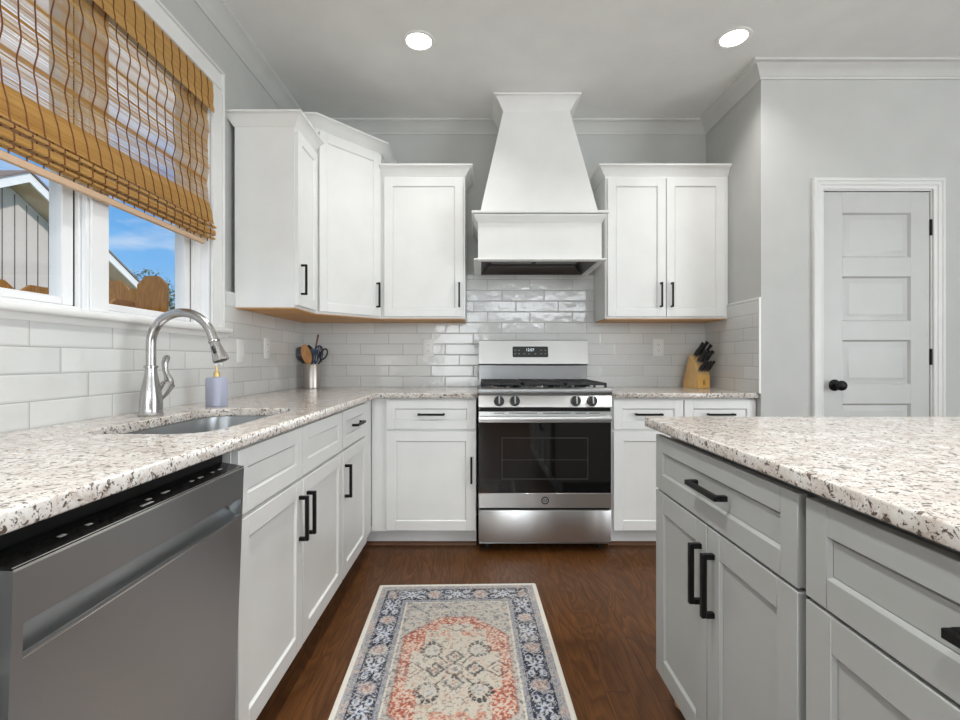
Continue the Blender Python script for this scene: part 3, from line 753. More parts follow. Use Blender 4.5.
# mantel box, hollow below
m = MB(); hwm = .374; yf = -.505
m.box(-hwm, hwm, yf, yf+.018, 1.716, 1.985); m.box(-hwm, -hwm+.018, yf+.018, YW, 1.716, 1.985); m.box(hwm-.018, hwm, yf+.018, YW, 1.716, 1.985)
m.box(-hwm, hwm, yf, YW, 1.966, 1.985)
m.build('mantel', 'cabinet_white', hd)
m = MB()
m.sweep([(-hwm, YW), (-hwm, yf), (hwm, yf), (hwm, YW)], [(0, 0), (.004, 0), (.006, .010), (.012, .016), (.022, .034), (.026, .040), (.026, .046), (0, .046)], 1.935)
m.sweep([(-hwm, YW), (-hwm, yf), (hwm, yf), (hwm, YW)], [(-.10, 0), (.036, 0), (.038, .008), (.036, .014), (-.10, .014)], 1.9855)
m.build('mantel_molding', 'cabinet_white', hd)
m = MB(); m.sweep([(-hwm, YW), (-hwm, yf), (hwm, yf), (hwm, YW)], [(-.019, 0), (.022, 0), (.027, .006), (.022, .013), (-.019, .013)], 1.7025)
m.build('bottom_ledge', 'cabinet_white', hd)
m = MB()   # metal liner: sloping sides up to a flat filter plate
m.loft([rc(.354, -.485, 1.706, -.024), rc(.300, -.43, 1.760, -.06), rc(.30, -.43, 1.764, -.06)], cap=False)
m.box(-.300, .300, -.43, -.06, 1.762, 1.766)
ln = m.build('liner', 'hood_liner_metal', hd)
for s_ in (-.15, .15):
    m = MB(); m.box(s_-.135, s_+.135, -.36, -.14, 1.7575, 1.7612, .001)
    for k in range(11): m.box(s_-.125, s_+.125, -.35+.019*k, -.35+.019*k+.008, 1.755, 1.758)
    m.build('grease_filter', 'steel_dark_x', ln)
for s_ in (-.22, .22): MB().lathe([(.022, 1.7605), (.022, 1.756), (.016, 1.7545), (.002, 1.7545)], c=(s_, -.40, 0), n=20).build('lamp', 'hood_lens', ln)

# ------------------------------------------------------------------ dishwasher
dw_ = thing('dishwasher', 'stainless steel dishwasher with a pocket handle, door slightly ajar, under the near counter', 'dishwasher', (FX, LY(.603), 0), PI/2)
W_ = .598
m = MB(); m.box(.004, W_+.002, .012, .58, .10, .868); m.build('tub', 'black_metal', dw_)
B(.004, W_+.002, .06, .075, .0, .10).build('toe_panel', 'black_metal', dw_)
db = bpy.data.objects.new('door', None)
# door local: hinge at z=.10
m = MB(); zt_ = .738; s0, s1 = .622, .664   # pocket in door coordinates (z above hinge)
yb_ = .008; yf_ = -.018
m.box(.003, .019, yf_, yb_, .010, zt_); m.box(W_-.013, W_-.003, yf_, yb_, .010, zt_)
m.box(.019, W_-.013, yf_, yb_, .010, s0); m.box(.019, W_-.013, yf_, yb_, s1, zt_)
dwd = m.build('door', 'steel_dark_x', dw_)
m = MB(); m.loft([[(x, y, z) for y, z in ((yf_+.002, s0+.0005), (yb_-.008, s0+.004), (yb_+.004, s0+.014), (yb_+.008, s0+.028), (yb_+.004, s1+.002), (yb_+.020, s1+.002), (yb_+.020, s0-.004), (yf_+.006, s0-.004))] for x in (.019, W_-.013)])
m.build('pocket_handle', 'steel_dark_x', dwd)
m = MB(); m.loft([[(x, y, z) for y, z in ((yf_-.0008, s0-.0045), (yf_+.004, s0+.0012), (yf_+.004, s0-.0045))] for x in (.0195, W_-.0135)]); m.build('handle_lip_glint', 'steel_smooth', dwd)  # bright wedge angled up to put a highlight line along the pocket
m = MB(); m.loft([[(x, y, z) for y, z in ((yf_-.0006, zt_-.0015), (yf_+.0025, zt_+.0042), (yf_+.0025, zt_-.0015))] for x in (.003, W_-.003)]); m.build('top_edge_glint', 'steel_smooth', dwd)  # same kind of wedge, shaped as a highlight along the door top
m = MB(); m.loft([[(x, y, z) for y, z in ((yf_+.001, zt_+.0005), (yf_+.001, zt_+.003), (.036, zt_+.010), (.036, zt_-.03), (yb_+.001, zt_-.03), (yb_+.001, zt_+.0005))] for x in (.003, W_-.003)])
for x_, w2_ in ((.10, .012), (.15, .010), (.285, .012), (.33, .020), (.42, .010), (.45, .014), (.50, .010), (.53, .014)):
    yy_ = .008; m.box(x_, x_+w2_, yy_, yy_+.006, zt_+.0050, zt_+.0072, mi=1)
m.box(.255, .285, -.004, .004, zt_+.0034, zt_+.0055, mi=1)
m.build('control_strip', ['black_gloss', 'marking_grey'], dwd)
dwd.location = (0, 0, .10); dwd.rotation_euler = (math.radians(2.1), 0, 0)

# ------------------------------------------------------------------ island
IX = .584
ISF = .019
def island_cab(label, d_far, w, items):
    return base_cabinet('island_cabinet', label, (IX, LY(d_far), 0), -PI/2, w, .60, items, 'island_grey', None, top=.868, toe=.075, fw=.060, shoe=True, hollow='open', poff=.025)
s_ = .0125
wi = .700
island_cab('grey island cabinet with two doors and one drawer at the far end of the island', 1.545, wi,
   [('door', .004, wi/2-.003, *TD, (wi/2-.034, .558, .154, True, s_)), ('door', wi/2+.001, wi-.009, *TD, (wi/2+.034, .558, .154, True, s_)),
    ('drawer', .004, wi-.009, .697, .866, (wi/2+.02, .786, .160, False, s_))])
w2 = .76
island_cab('grey island cabinet with a wide drawer at the near end of the island', 1.545-wi, w2,
   [('door', .012, w2/2-.002, *TD, (w2/2-.034, .558, .154, True, s_)), ('door', w2/2+.002, w2-.006, *TD, (w2/2+.034, .558, .154, True, s_)),
    ('drawer', .012, w2-.006, .697, .866, (w2/2-.012, .788, .160, False, s_))])
tag(B(IX+.602, IX+.622, LY(-.45), LY(1.545), .0, .868).build('back_panel', 'island_grey'), 'plain grey panel closing the seating side of the island', 'panel')
tag(MB().box(IX+.028, IX+.600, LY(.09), LY(1.53), .869, .8835).build('gap_shade_board', 'black_metal'), 'thin black board as painted shade in the gap between the island cabinets and the granite', 'board')  # black stands in for the shaded gap under the counter slab
# splintered end of the shoe moulding
m = MB(); m.loft([[(.635, LY(1.50), .001), (.652, LY(1.50), .001), (.652, LY(1.50), .018), (.640, LY(1.50), .016)],
                  [(.622, LY(1.53), .001), (.648, LY(1.535), .001), (.644, LY(1.53), .030), (.626, LY(1.525), .022)],
                  [(.628, LY(1.552), .004), (.640, LY(1.556), .003), (.638, LY(1.552), .040), (.630, LY(1.548), .032)]])
tag(m.build('molding_end', 'spoon_wood'), 'broken raw wood end of the shoe moulding at the island corner', 'moulding')

# ------------------------------------------------------------------ rug (woven pattern as a fine coloured grid)
RWd, RL = .762, 1.30
nx, ny = 300, 500
xs = np.linspace(-RWd/2, RWd/2, nx+1); ys = np.linspace(0, RL, ny+1)
U, V = np.meshgrid(xs, ys)      # V measured from the far edge
rs = np.random.RandomState(3)
def vnoise(u, v, sc, seed):
    r = np.random.RandomState(seed).rand(256, 256); x = u*sc+40; y = v*sc+40
    xi, yi = np.floor(x).astype(int), np.floor(y).astype(int); fx_, fy_ = x-xi, y-yi
    fx_ = fx_*fx_*(3-2*fx_); fy_ = fy_*fy_*(3-2*fy_)
    g = lambda i, j: r[(xi+i) % 256, (yi+j) % 256]
    return (g(0, 0)*(1-fx_)+g(1, 0)*fx_)*(1-fy_)+(g(0, 1)*(1-fx_)+g(1, 1)*fx_)*fy_
def fb(u, v, sc, seed): return (vnoise(u, v, sc, seed)+.5*vnoise(u, v, sc*2.1, seed+1)+.25*vnoise(u, v, sc*4.3, seed+2))/1.75
AU = np.abs(U); VC = V-RL/2; AV = np.abs(VC)
C = np.zeros(U.shape+(3,)); cream = np.array([.60, .55, .47]); 
def put(mask, col, a=1.0):
    k = (mask*a)[..., None]; C[:] = C*(1-k)+np.array(col)*k
nA, nB, nC = fb(U, V, 60, 1), fb(U, V, 150, 5), fb(U, V, 25, 9)
C[:] = np.array([.58, .55, .50])
put(np.ones_like(U), [.30, .32, .36], np.clip((nA-.35)*1.2, 0, .6))
ex_ = RWd/2-AU; ey_ = (RL/2-AV)*.86; ed = np.minimum(ex_, ey_)     # distance to edge
# field greyish cream, corners greyer
put(ed > .150, [.52, .49, .44]); put((ed > .150) & (nA > .55), [.30, .32, .35], .55); put((ed > .150) & (nB > .62), [.22, .20, .22], .6)
sprig = np.sin(U*95+6*nC)*np.sin(V*95+5*nC); put((ed > .158) & (sprig > .72), [.14, .15, .20], .6); put((ed > .158) & (sprig < -.78), [.55, .33, .25], .5)
# orange octagon medallion
def octa(u, v, a, b, c): return np.maximum(np.maximum(u/a, v/b), (u+v)/c)
oc = octa(AU, AV, .205, .345, .415)
in_o = oc < 1
lace = np.sin(U*170+3*np.sin(V*90))*np.sin(V*150+3*np.sin(U*80)+4*nC)
put(in_o, [.56, .17, .085], 1)
put(in_o & (lace > .35), [.60, .48, .38], .85); put(in_o & (lace < -.62), [.24, .12, .10], .7)
put(in_o & (nB > .56), [.62, .50, .40], .65)
put((np.abs(oc-1) < .022) , [.30, .12, .09], .45)
# cream stepped heart of the medallion
inner = ((AU < .120) & (AV < .250)) | ((AU < .165) & (AV < .10)) | ((AU < .07) & (AV < .29))
put(inner, [.57, .53, .45]); put(inner & (nB > .60), [.38, .33, .28], .55); put(inner & (nA > .60), [.55, .34, .25], .45)
dia = np.abs(AU-.155)+AV
put((np.abs(dia-.045) < .004) | (np.abs(dia-.022) < .003), [.20, .10, .09], .8)
def dark(mask, a=.85): put(mask, [.055, .060, .075], a)
# centre flower and petals
rr_ = np.hypot(U, VC); th = np.arctan2(VC, U)
dark((np.abs(rr_-.030) < .005) & (nA > .3), .6); put(rr_ < .012, [.3, .3, .33])
for (cu_, cv_) in ((0, .072), (0, -.072), (.070, 0), (-.070, 0)):
    ddm = np.abs(U-cu_)/.036+np.abs(VC-cv_)/.042
    dark((np.abs(ddm-.86) < .20) & (nA > .28), .8); put(ddm < .35, [.50, .26, .18], .6); dark((ddm < .66) & (np.sin(U*300)*np.sin(V*300) > .3), .5)
# four hearts
for su in (-1, 1):
    for sv in (-1, 1):
        pu, pv = (U*su-.083)/.040, (VC*sv-.110)/.046
        a_ = (pu+pv)*.7071; b_ = (pu-pv)*.7071
        hrt = (a_**2+b_**2-.9)**3*1.0 + (a_**2)*(a_)**1*b_*b_*-1.1
        rad = np.hypot(a_, b_)*(1-.22*np.clip(a_, -1, 1)) + .25*np.exp(-(b_*3)**2)*(a_ > 0)*a_
        dark((np.abs(rad-.88) < .17) & (np.sin(np.arctan2(b_, a_)*14) > -.75), .85)
        put(rad < .55, [.42, .43, .45], .5)
        # diagonal stems
        dg = np.abs(U*su-(VC*sv)*.80); dark((dg < .004) & (VC*sv > .035) & (VC*sv < .085), .85)
put((AU < .10) & (np.abs(AV-.225) < .018) & (nA > .45), [.60, .26, .16], .7)
apex = np.abs(U)/.05+np.abs(AV-.268)/.032
put(np.abs(apex-.9) < .12, [.28, .22, .22], .8)
# cream guard line, inner guard, navy border, outer guard
put((ed <= .158) & (ed > .150), [.60, .56, .49]); 
g2 = (ed <= .150) & (ed > .132); put(g2, [.40, .41, .44]); put(g2 & (nB > .50), [.15, .17, .23], .8)
nav = (ed <= .132) & (ed > .048); put(nav, [.030, .042, .085]); put(nav & (nC > .52), [.10, .13, .20], .55)
side = ex_ < ey_
S = np.where(side, VC+0.015, U); D = np.where(side, ed-.090, ed-.090)
P = .212
s1 = (S/P - np.floor(S/P)-.5)*P          # rosettes
r1 = np.hypot(s1, D); a1 = np.arctan2(D, s1)
s2 = ((S+P/2)/P-np.floor((S+P/2)/P)-.5)*P  # flowers between
r2 = np.hypot(s2, D); a2 = np.arctan2(D, s2)
lb = [.56, .59, .66]
put(nav & (r2 < .031*(.70+.28*np.cos(8*a2))), lb, .95); put(nav & (r2 < .007), [.10, .13, .22])
for o_ in (-.042, .042):
    for q_ in (-.021, .021):
        rl = np.hypot((s2-o_)/1.5, D-q_); put(nav & (rl < .0125) , lb, .85); put(nav & (np.hypot((s2-o_*1.1)/1.5, D-q_*1.1) < .006), [.06, .08, .15], .9)
scr = np.sin(s2*210+8*np.sin(D*70))*np.cos(D*190+3*np.sin(s2*120)); put(nav & (scr > .58), lb, .8)
put(nav & (r1 < .034), [.34, .34, .38]); put(nav & (r1 < .030*(.85+.15*np.cos(8*a1))), [.56, .46, .41]); put(nav & (np.abs(r1-.017) < .003), [.42, .30, .28], .8)
put(nav & (r1 < .008), [.45, .30, .26])
g1 = (ed <= .048) & (ed > .020); put(g1, [.44, .44, .46]); put(g1 & (nB > .52), [.14, .16, .22], .75); put(g1 & (nA > .60), [.56, .44, .38], .7)
put((np.abs(ed-.048) < .0016) | (np.abs(ed-.132) < .0016), [.05, .06, .10], .9)
put(ed <= .020, [.68, .655, .60])
# age and weave
wear = fb(U, V, 7, 21); put(ed > .02, [.56, .53, .48], np.clip((wear-.5)*1.0, 0, .28)); put((ed > .02) & (nB > .60), [.60, .57, .52], .6); put((ed > .03) & (nB < .36), [.12, .12, .15], .45)
C = .52*(np.clip(C, 0, 1)/.52)**1.45*1.04
C = C.mean(-1, keepdims=True)*.20+C*.80
C *= (1+.10*(rs.rand(*U.shape)-.5))[..., None]
verts = np.stack([U, -V, np.full(U.shape, .0075)+.0006*nB], -1).reshape(-1, 3)
edge_mask = (ed.reshape(-1) < .003)
verts[edge_mask, 2] = .003
idx = np.arange((nx+1)*(ny+1)).reshape(ny+1, nx+1)
quads = np.stack([idx[1:, :-1], idx[1:, 1:], idx[:-1, 1:], idx[:-1, :-1]], -1).reshape(-1, 4)
# skirt to the floor
ringi = list(idx[0, :]) + list(idx[1:, -1]) + list(idx[-1, -2::-1]) + list(idx[-2:0:-1, 0])
base = len(verts); sk_v = verts[ringi].copy(); sk_v[:, 2] = .0004
verts = np.vstack([verts, sk_v]); nR = len(ringi)
skq = [(ringi[i], ringi[(i+1) % nR], base+(i+1) % nR, base+i) for i in range(nR)]
me = bpy.data.meshes.new('area_rug')
me.from_pydata(verts.tolist(), [], quads.tolist()+skq+[tuple(range(base, base+nR))])
ca = me.color_attributes.new('Col', 'FLOAT_COLOR', 'POINT')
cc = np.ones((len(verts), 4)); cc[:base, :3] = np.clip(C.reshape(-1, 3), 0, 1); cc[base:, :3] = cream
ca.data.foreach_set('color', cc.astype(np.float32).ravel()); me.materials.append(MATS['rug_pile']); me.update()
rug = bpy.data.objects.new('area_rug', me); COL.objects.link(rug)
rug.location = (-.108, CY+2.352, 0); rug.rotation_euler = (0, 0, math.radians(1.6))
tag(rug, 'faded oriental rug with navy floral border and orange medallion on the wood floor', 'rug')

# ------------------------------------------------------------------ bamboo roman shade
bl = thing('bamboo_shade', 'woven bamboo roman shade hanging over the window, folded up at its bottom', 'window shade', (0, 0, 0))
BY0, BY1 = WY0+.016, WY1-.016
BX = XL+.004   # resting plane of the cloth
def reeds(zprof, seed, gap=.35, solid=(), y0=BY0, y1=BY1, thr_w=.0021, name='woven_cloth', parent=None, th=.0013):
    "zprof: list of (z, x) polyline going down; reeds laid along y across it, stitched with vertical threads"
    rnd = random.Random(seed); m = MB()
    segs = [(Vector((a[1], a[0])), Vector((b[1], b[0]))) for a, b in zip(zprof, zprof[1:])]
    L = sum((b-a).length for a, b in segs)
    def at(s):
        for a, b in segs:
            l = (b-a).length
            if s <= l or (a, b) == segs[-1]: 
                q = a+(b-a)*(s/l); d = (b-a)/l; return q, d
            s -= l
    s = 0
    while s < L:
        h = rnd.choice((.0014, .0017, .0020, .0026)); dens = any(p <= s/L <= q for p, q in solid)
        q, d = at(min(s+h/2, L)); nrm = Vector((-d.y, d.x)) if -d.y > 0 else Vector((d.y, -d.x))
        a_, b_ = q-d*h/2, q+d*h/2; ya, yb = y0+rnd.uniform(0, .005), y1-rnd.uniform(0, .005)
        t1, t2 = nrm*th, -nrm*th*.2
        m.loft([[(a_.x+t2.x, yy, a_.y+t2.y), (q.x+t1.x, yy, q.y+t1.y), (b_.x+t2.x, yy, b_.y+t2.y)] for yy in (ya, yb)])
        s += h + (0.0001 if dens else h*gap*rnd.choice((.25, .8, 1.1, 1.9)))
    y = y0+.010; k = 0
    fine = [at(L*i/60) for i in range(61)]
    while y < y1:
        m.tube([(q.x+.0018, y, q.y) for q, d in fine], thr_w, 5, mi=1); y += .0515; k += 1
    return m.build(name, ['bamboo', 'thread'], parent or bl)
ztop = WZ1-.016
prof = []
N = 64
for i in range(N+1):
    f = i/N; z = ztop + (1.738-ztop)*f
    x = BX + .0045*math.sin(f*24) + .0025*math.sin(f*41+1) + .034*max(0, (f-.82)/.18)**1.2
    prof.append((z, x))
reeds(prof, 4, 1.05, solid=((.0, .04), (.20, .215), (.41, .43), (.525, .54), (.68, .70), (.84, 1.0)), name='woven_cloth')
# valance in front
vp = [(ztop, BX+.020), (ztop-.06, BX+.026), (ztop-.10, BX+.024), (ztop-.130, BX+.030), (ztop-.142, BX+.030)]
reeds(vp, 9, .12, solid=((0, 1),), name='valance')
# stacked folds
def lip(z1, z0, xo): return [(z1, BX+xo-.012), (z1-.001, BX+xo), (z0+.001, BX+xo+.001), (z0, BX+xo-.012)]
for k, (z1_, z0_, xo) in enumerate(((1.728, 1.718, .038), (1.706, 1.684, .036), (1.673, 1.665, .034))):
    reeds(lip(z1_, z0_, xo), 20+k, .08, solid=((0, 1),), name='fold', y0=BY0+.001*k, y1=BY1-.001*k)
reeds([(1.800, BX-.002), (1.670, BX-.002)], 31, .08, solid=((0, 1),), name='fold_backing', y0=BY0+.004, y1=BY1-.004)
reeds([(1.663, BX+.022), (1.650, BX+.022)], 41, 1.6, name='lower_edge', y1=BY1-.04)
B(BX+.014, BX+.028, BY0, BY1-.075, 1.628, 1.650, .003).build('bottom_bar', 'bottom_bar', bl)
B(BX-.012, BX+.018, BY0, BY1, ztop+.0005, WZ1-.0125).build('head_rail', 'bottom_bar', bl)

# ------------------------------------------------------------------ ceiling lights
for lx, ly, lab in ((-.322, LY(2.53), 'round recessed ceiling light left of the range hood'), (1.325, LY(2.505), 'round recessed ceiling light near the pantry wall')):
    r = thing('recessed_light', lab, 'ceiling light', (lx, ly, H), 0, 'recessed ceiling lights')
    MB().lathe([(.066, -.0004), (.086, -.0004), (.086, -.004), (.078, -.006), (.068, -.004), (.066, -.0015)], n=40, cap=False).build('trim_ring', 'plate_white', r)
    MB().lathe([(.066, -.0006), (.066, -.0022), (.05, -.003), (.002, -.003)], n=40).build('lens', 'lamp_lens', r)
    l = light('lamp_light', 'AREA', (0, 0, -.012), (0, 0, 0), LAMP_W, .13, (1, .985, .95), spread=math.radians(125)); l.parent = r

# ------------------------------------------------------------------ outlets
def outlet(label, M, switch=False):
    r = thing('wall_plate' if switch else 'wall_outlet', label, 'switch' if switch else 'outlet'); r.matrix_world = M
    B(-.038, .038, -.006, 0, -.060, .060, .002, 2).build('cover_plate', 'plate_white', r)
    if switch:
        B(-.017, .017, -.0095, -.0062, -.034, .034, .001).build('rocker', 'plate_white', r)
    else:
        m = MB()
        for s in (-1, 1): m.prism(rrect(-.0165, .0165, s*.0195-.0135, s*.0195+.0135, .006, 3), .0062, .0078, M=Matrix.Rotation(PI/2, 4, 'X'))
        for s in (-1, 1):
            for q in (-.0065, .0065): m.box(q-.001, q+.001, -.0083, -.0075, s*.0195-.002, s*.0195+.006, mi=1)
            m.box(-.002, .002, -.0083, -.0075, s*.0195-.0095, s*.0195-.0055, mi=1)
        m.build('receptacle', ['plate_white', 'dark_slot'], r)
    return r
outlet('white outlet on the back tile between the utensil crock and the range', Matrix.Translation((-.366, -TT-.0002, 1.190)))
outlet('white outlet on the back tile right of the range', Matrix.Translation((1.262, -TT-.0002, 1.193)))
outlet('white switch plate on the left tile nearest the window', Matrix.Translation((XT+.0002, LY(2.49), 1.150)) @ Matrix.Rotation(PI/2, 4, 'Z'), True)
outlet('white outlet on the left tile nearest the corner', Matrix.Translation((XT+.0002, LY(2.80), 1.172)) @ Matrix.Rotation(PI/2, 4, 'Z'))

# ------------------------------------------------------------------ utensil crock and utensils
KX, KY = -1.137, LY(3.255)
ck = tag(MB().lathe([(.055, .0005), (.058, .002), (.0585, .160), (.0575, .162), (.0555, .160), (.055, .010), (.002, .008)], n=40).build('utensil_crock', 'crock_steel'),
    'brushed steel utensil crock in the corner of the counter', 'utensil holder')
ck.location = (KX, KY, CT1)
def utensil(name, label, build, base, tip, roll=0):
    r = thing(name, label, 'utensil', (KX, KY, CT1), 0, None)
    b0, t0 = Vector(base), Vector(tip); d = (t0-b0); L = d.length
    dz = d.normalized(); ax = (Vector((1, 0, 0))-dz*dz.x).normalized(); ay = dz.cross(ax)
    q = Matrix((ax, ay, dz)).transposed().to_4x4() @ Matrix.Rotation(roll, 4, 'Z')
    M = Matrix.Translation(b0) @ q; build(r, M, L); return r
def bowl(m, M, L, w, h, z0, th=.004, cup=.010):
    rings = []
    n = 10
    for i in range(n+1):
        f = i/n; ww = w*math.sin(PI*(.06+.88*f))**.6; z = z0+h*f
        c_ = cup*math.sin(PI*f)
        rings.append([M @ Vector((ww*math.cos(a), c_*(-abs(math.sin(a))*0+1)*1-th*math.sin(a)*1-c_*math.cos(a)**2, z)) for a in [2*PI*k/14 for k in range(14)]])
    m.loft(rings, True, True)
def spoon_b(mat, w=.030, h=.085, hr=.0055):
    def f(r, M, L):
        m = MB(); m.tube([M @ Vector((0, 0, z)) for z in (0, L*.5, L-h+.004)], [hr, hr, hr*.9], 10); m.build('handle', mat, r)
        m = MB(); bowl(m, M, L, w, h, L-h); m.build('spoon_bowl', mat, r)
    return f
def slotted_b(mat):
    def f(r, M, L):
        m = MB(); m.tube([M @ Vector((0, 0, z)) for z in (0, L*.5, L-.085)], .005, 10); m.build('handle', mat, r)
        m = MB()
        for q in (-.030, -.0165, -.003, .0105, .024): 
            m.prism([(q, -.002), (q+.007, -.002), (q+.007, .002), (q, .002)], L-.078, L-.012, M=M)
        m.prism([(-.030, -.0025), (.031, -.0025), (.031, .0025), (-.030, .0025)], L-.090, L-.076, M=M)
        m.prism([(-.030, -.0025), (.031, -.0025), (.031, .0025), (-.030, .0025)], L-.014, L, M=M)
        m.build('blade', mat, r)
    return f
def whisk_b(mat):
    def f(r, M, L):
        m = MB(); m.tube([M @ Vector((0, 0, z)) for z in (0, L*.4, L-.11)], .007, 10); m.build('handle', mat, r)
        m = MB()
        for k in range(6):
            a = PI*k/6
            for s in (1,):
                pts = []
                for i in range(21):
                    t_ = -1+2*i/20; rr0 = .036*t_*(1.15-.15*t_*t_) ; zz_ = L-.11+.11*math.sqrt(max(0, 1-t_*t_))
                    pts.append(M @ Vector((rr0*math.cos(a), rr0*math.sin(a), zz_)))
                m.tube(pts, .0028, 6)
        m.build('wires', mat, r)
    return f
def loop_b(mat):
    def f(r, M, L):
        m = MB(); m.tube([M @ Vector((0, 0, z)) for z in (0, L*.5, L-.075)], .0055, 10); m.build('handle', mat, r)
        m = MB(); pts = [M @ Vector((.021*math.sin(2*PI*i/24), 0, L-.037-.038*math.cos(2*PI*i/24))) for i in range(25)]
        m.tube(pts, .0055, 8); m.build('loop', mat, r)
    return f
def stick_b(mat):
    def f(r, M, L):
        m = MB(); m.tube([M @ Vector((0, 0, z)) for z in (0, L*.6, L)], [.004, .005, .0065], 10, flat=.6); m.build('handle', mat, r)
    return f
utensil('wooden_spoon', 'brown wooden spoon standing in front in the steel crock', spoon_b('spoon_wood', .033, .135), (.024, -.018, .012), (-.040, -.050, .292))
utensil('ladle', 'black ladle leaning to the left in the steel crock', spoon_b('black_plastic', .040, .115), (.022, .004, .012), (-.092, -.006, .275), .3)
utensil('cooking_spoon', 'black cooking spoon behind the wooden spoon in the steel crock', spoon_b('black_plastic', .036, .100), (.016, .022, .012), (-.046, .034, .290), .1)
utensil('cooking_stick', 'thin dark wooden handle sticking up highest from the steel crock', stick_b('spoon_dark'), (-.036, .010, .012), (.026, .044, .365))
utensil('spatula', 'dark blue slotted spatula in the steel crock', slotted_b('navy_silicone'), (-.012, -.016, .012), (.022, -.030, .262), .2)
utensil('whisk', 'dark navy whisk right of the centre of the steel crock', whisk_b('navy_silicone'), (-.024, .010, .012), (.052, .000, .288))
utensil('kitchen_tongs', 'black loop-ended utensil leaning to the right in the steel crock', loop_b('black_plastic'), (-.032, -.006, .012), (.098, -.014, .262))

# ------------------------------------------------------------------ knife block and knives
kb = thing('knife_block', 'light wooden knife block full of black-handled knives right of the range', 'knife block', (1.495, LY(3.21), CT1), math.radians(22))
# local: front looks -y; block 0.105 wide, 0.19 deep
sideP = [(-.0, .0005), (.0, .090), (.022, .160), (.055, .222), (.070, .224), (.125, .040), (.125, .0005)]   # (y, z)
bw = .0525
m = MB(); m.loft([[(x, y, z) for y, z in sideP] for x in (-bw, bw)]); m.build('block', 'block_wood', kb)
B(-bw, bw, -.004, -.0003, .003, .087, .002).build('front_board', 'block_front', kb)
m = MB()   # small two-figure mark
for s in (-1, 1):
    m.box(s*.0055-.002, s*.0055+.002, -.0050, -.0042, .036, .052); m.box(s*.0055-.0035, s*.0055-.0012, -.0050, -.0042, .024, .036); m.box(s*.0055+.0012, s*.0055+.0035, -.0050, -.0042, .024, .036)
    m.box(s*.0055-.0022, s*.0055+.0022, -.0050, -.0042, .0535, .058)
m.build('emblem', 'shoe_brown', kb)
KB = Matrix.Translation((1.495, LY(3.21), CT1)) @ Matrix.Rotation(math.radians(22), 4, 'Z')
dirk = Vector((.10, -.60, .80)).normalized()
def knife(label, lx, ly, lz, L, w=.012, nm='kitchen_knife', steelcap=True):
    r = thing(nm, label, 'knife', (0, 0, 0), 0, 'knives in the wooden block'); 
    M = KB @ Matrix.Translation((lx, ly, lz)) @ dirk.to_track_quat('Z', 'X').to_matrix().to_4x4()
    r.matrix_world = M
    m = MB(); n = 8; rings = []
    for i in range(n+1):
        f = i/n; ww = w*(1+.18*math.sin(f*PI*2.2)+(.25 if i == n-1 else 0)*0); tt = .0075*(1 if 0 < i < n else .7)
        rings.append([Vector((ww*math.cos(a), tt*math.sin(a), .014+(L-.014)*f)) for a in [PI/8+2*PI*k/8 for k in range(8)]])
    m.loft(rings, True, True); m.build('handle', 'black_plastic', r)
    B(-w*.9, w*.9, -.006, .006, .002, .0135, .001).build('bolster', 'steel_smooth', r)
    return r
def onslope(y):
    if y < .022: return .090+(y/.022)*.070
    return .160+((y-.022)/.033)*.062
kn = [(-.034, .048, .115, .0135, 'large black-handled knife at the upper left of the wooden block'),
      (.002, .050, .120, .0135, 'large black-handled knife topmost in the middle of the wooden block'),
      (.034, .044, .110, .0125, 'large black-handled knife at the upper right of the wooden block'),
      (-.028, .026, .105, .012, 'black-handled knife in the middle row of the wooden block, left'),
      (.004, .026, .105, .012, 'black-handled knife in the middle row of the wooden block, centre'),
      (.034, .024, .105, .012, 'black-handled knife in the middle row of the wooden block, right'),
      (-.038, .006, .088, .010, 'small black-handled steak knife in the bottom row, leftmost'),
      (-.013, .006, .088, .010, 'small black-handled steak knife in the bottom row, second from left'),
      (.013, .006, .088, .010, 'small black-handled steak knife in the bottom row, third from left'),
      (.038, .006, .088, .010, 'small black-handled steak knife in the bottom row, rightmost')]
for lx, ly, L, w, lab in kn: knife(lab, lx, ly, onslope(ly)+.003, L, w, 'steak_knife' if L < .09 else 'kitchen_knife')

# ------------------------------------------------------------------ outdoors beyond the left window
tag(B(-60, XL-.2, -30, 60, -.62, -.5).build('lawn', 'grass'), 'grass lawn beyond the window', 'lawn')['kind'] = 'structure'
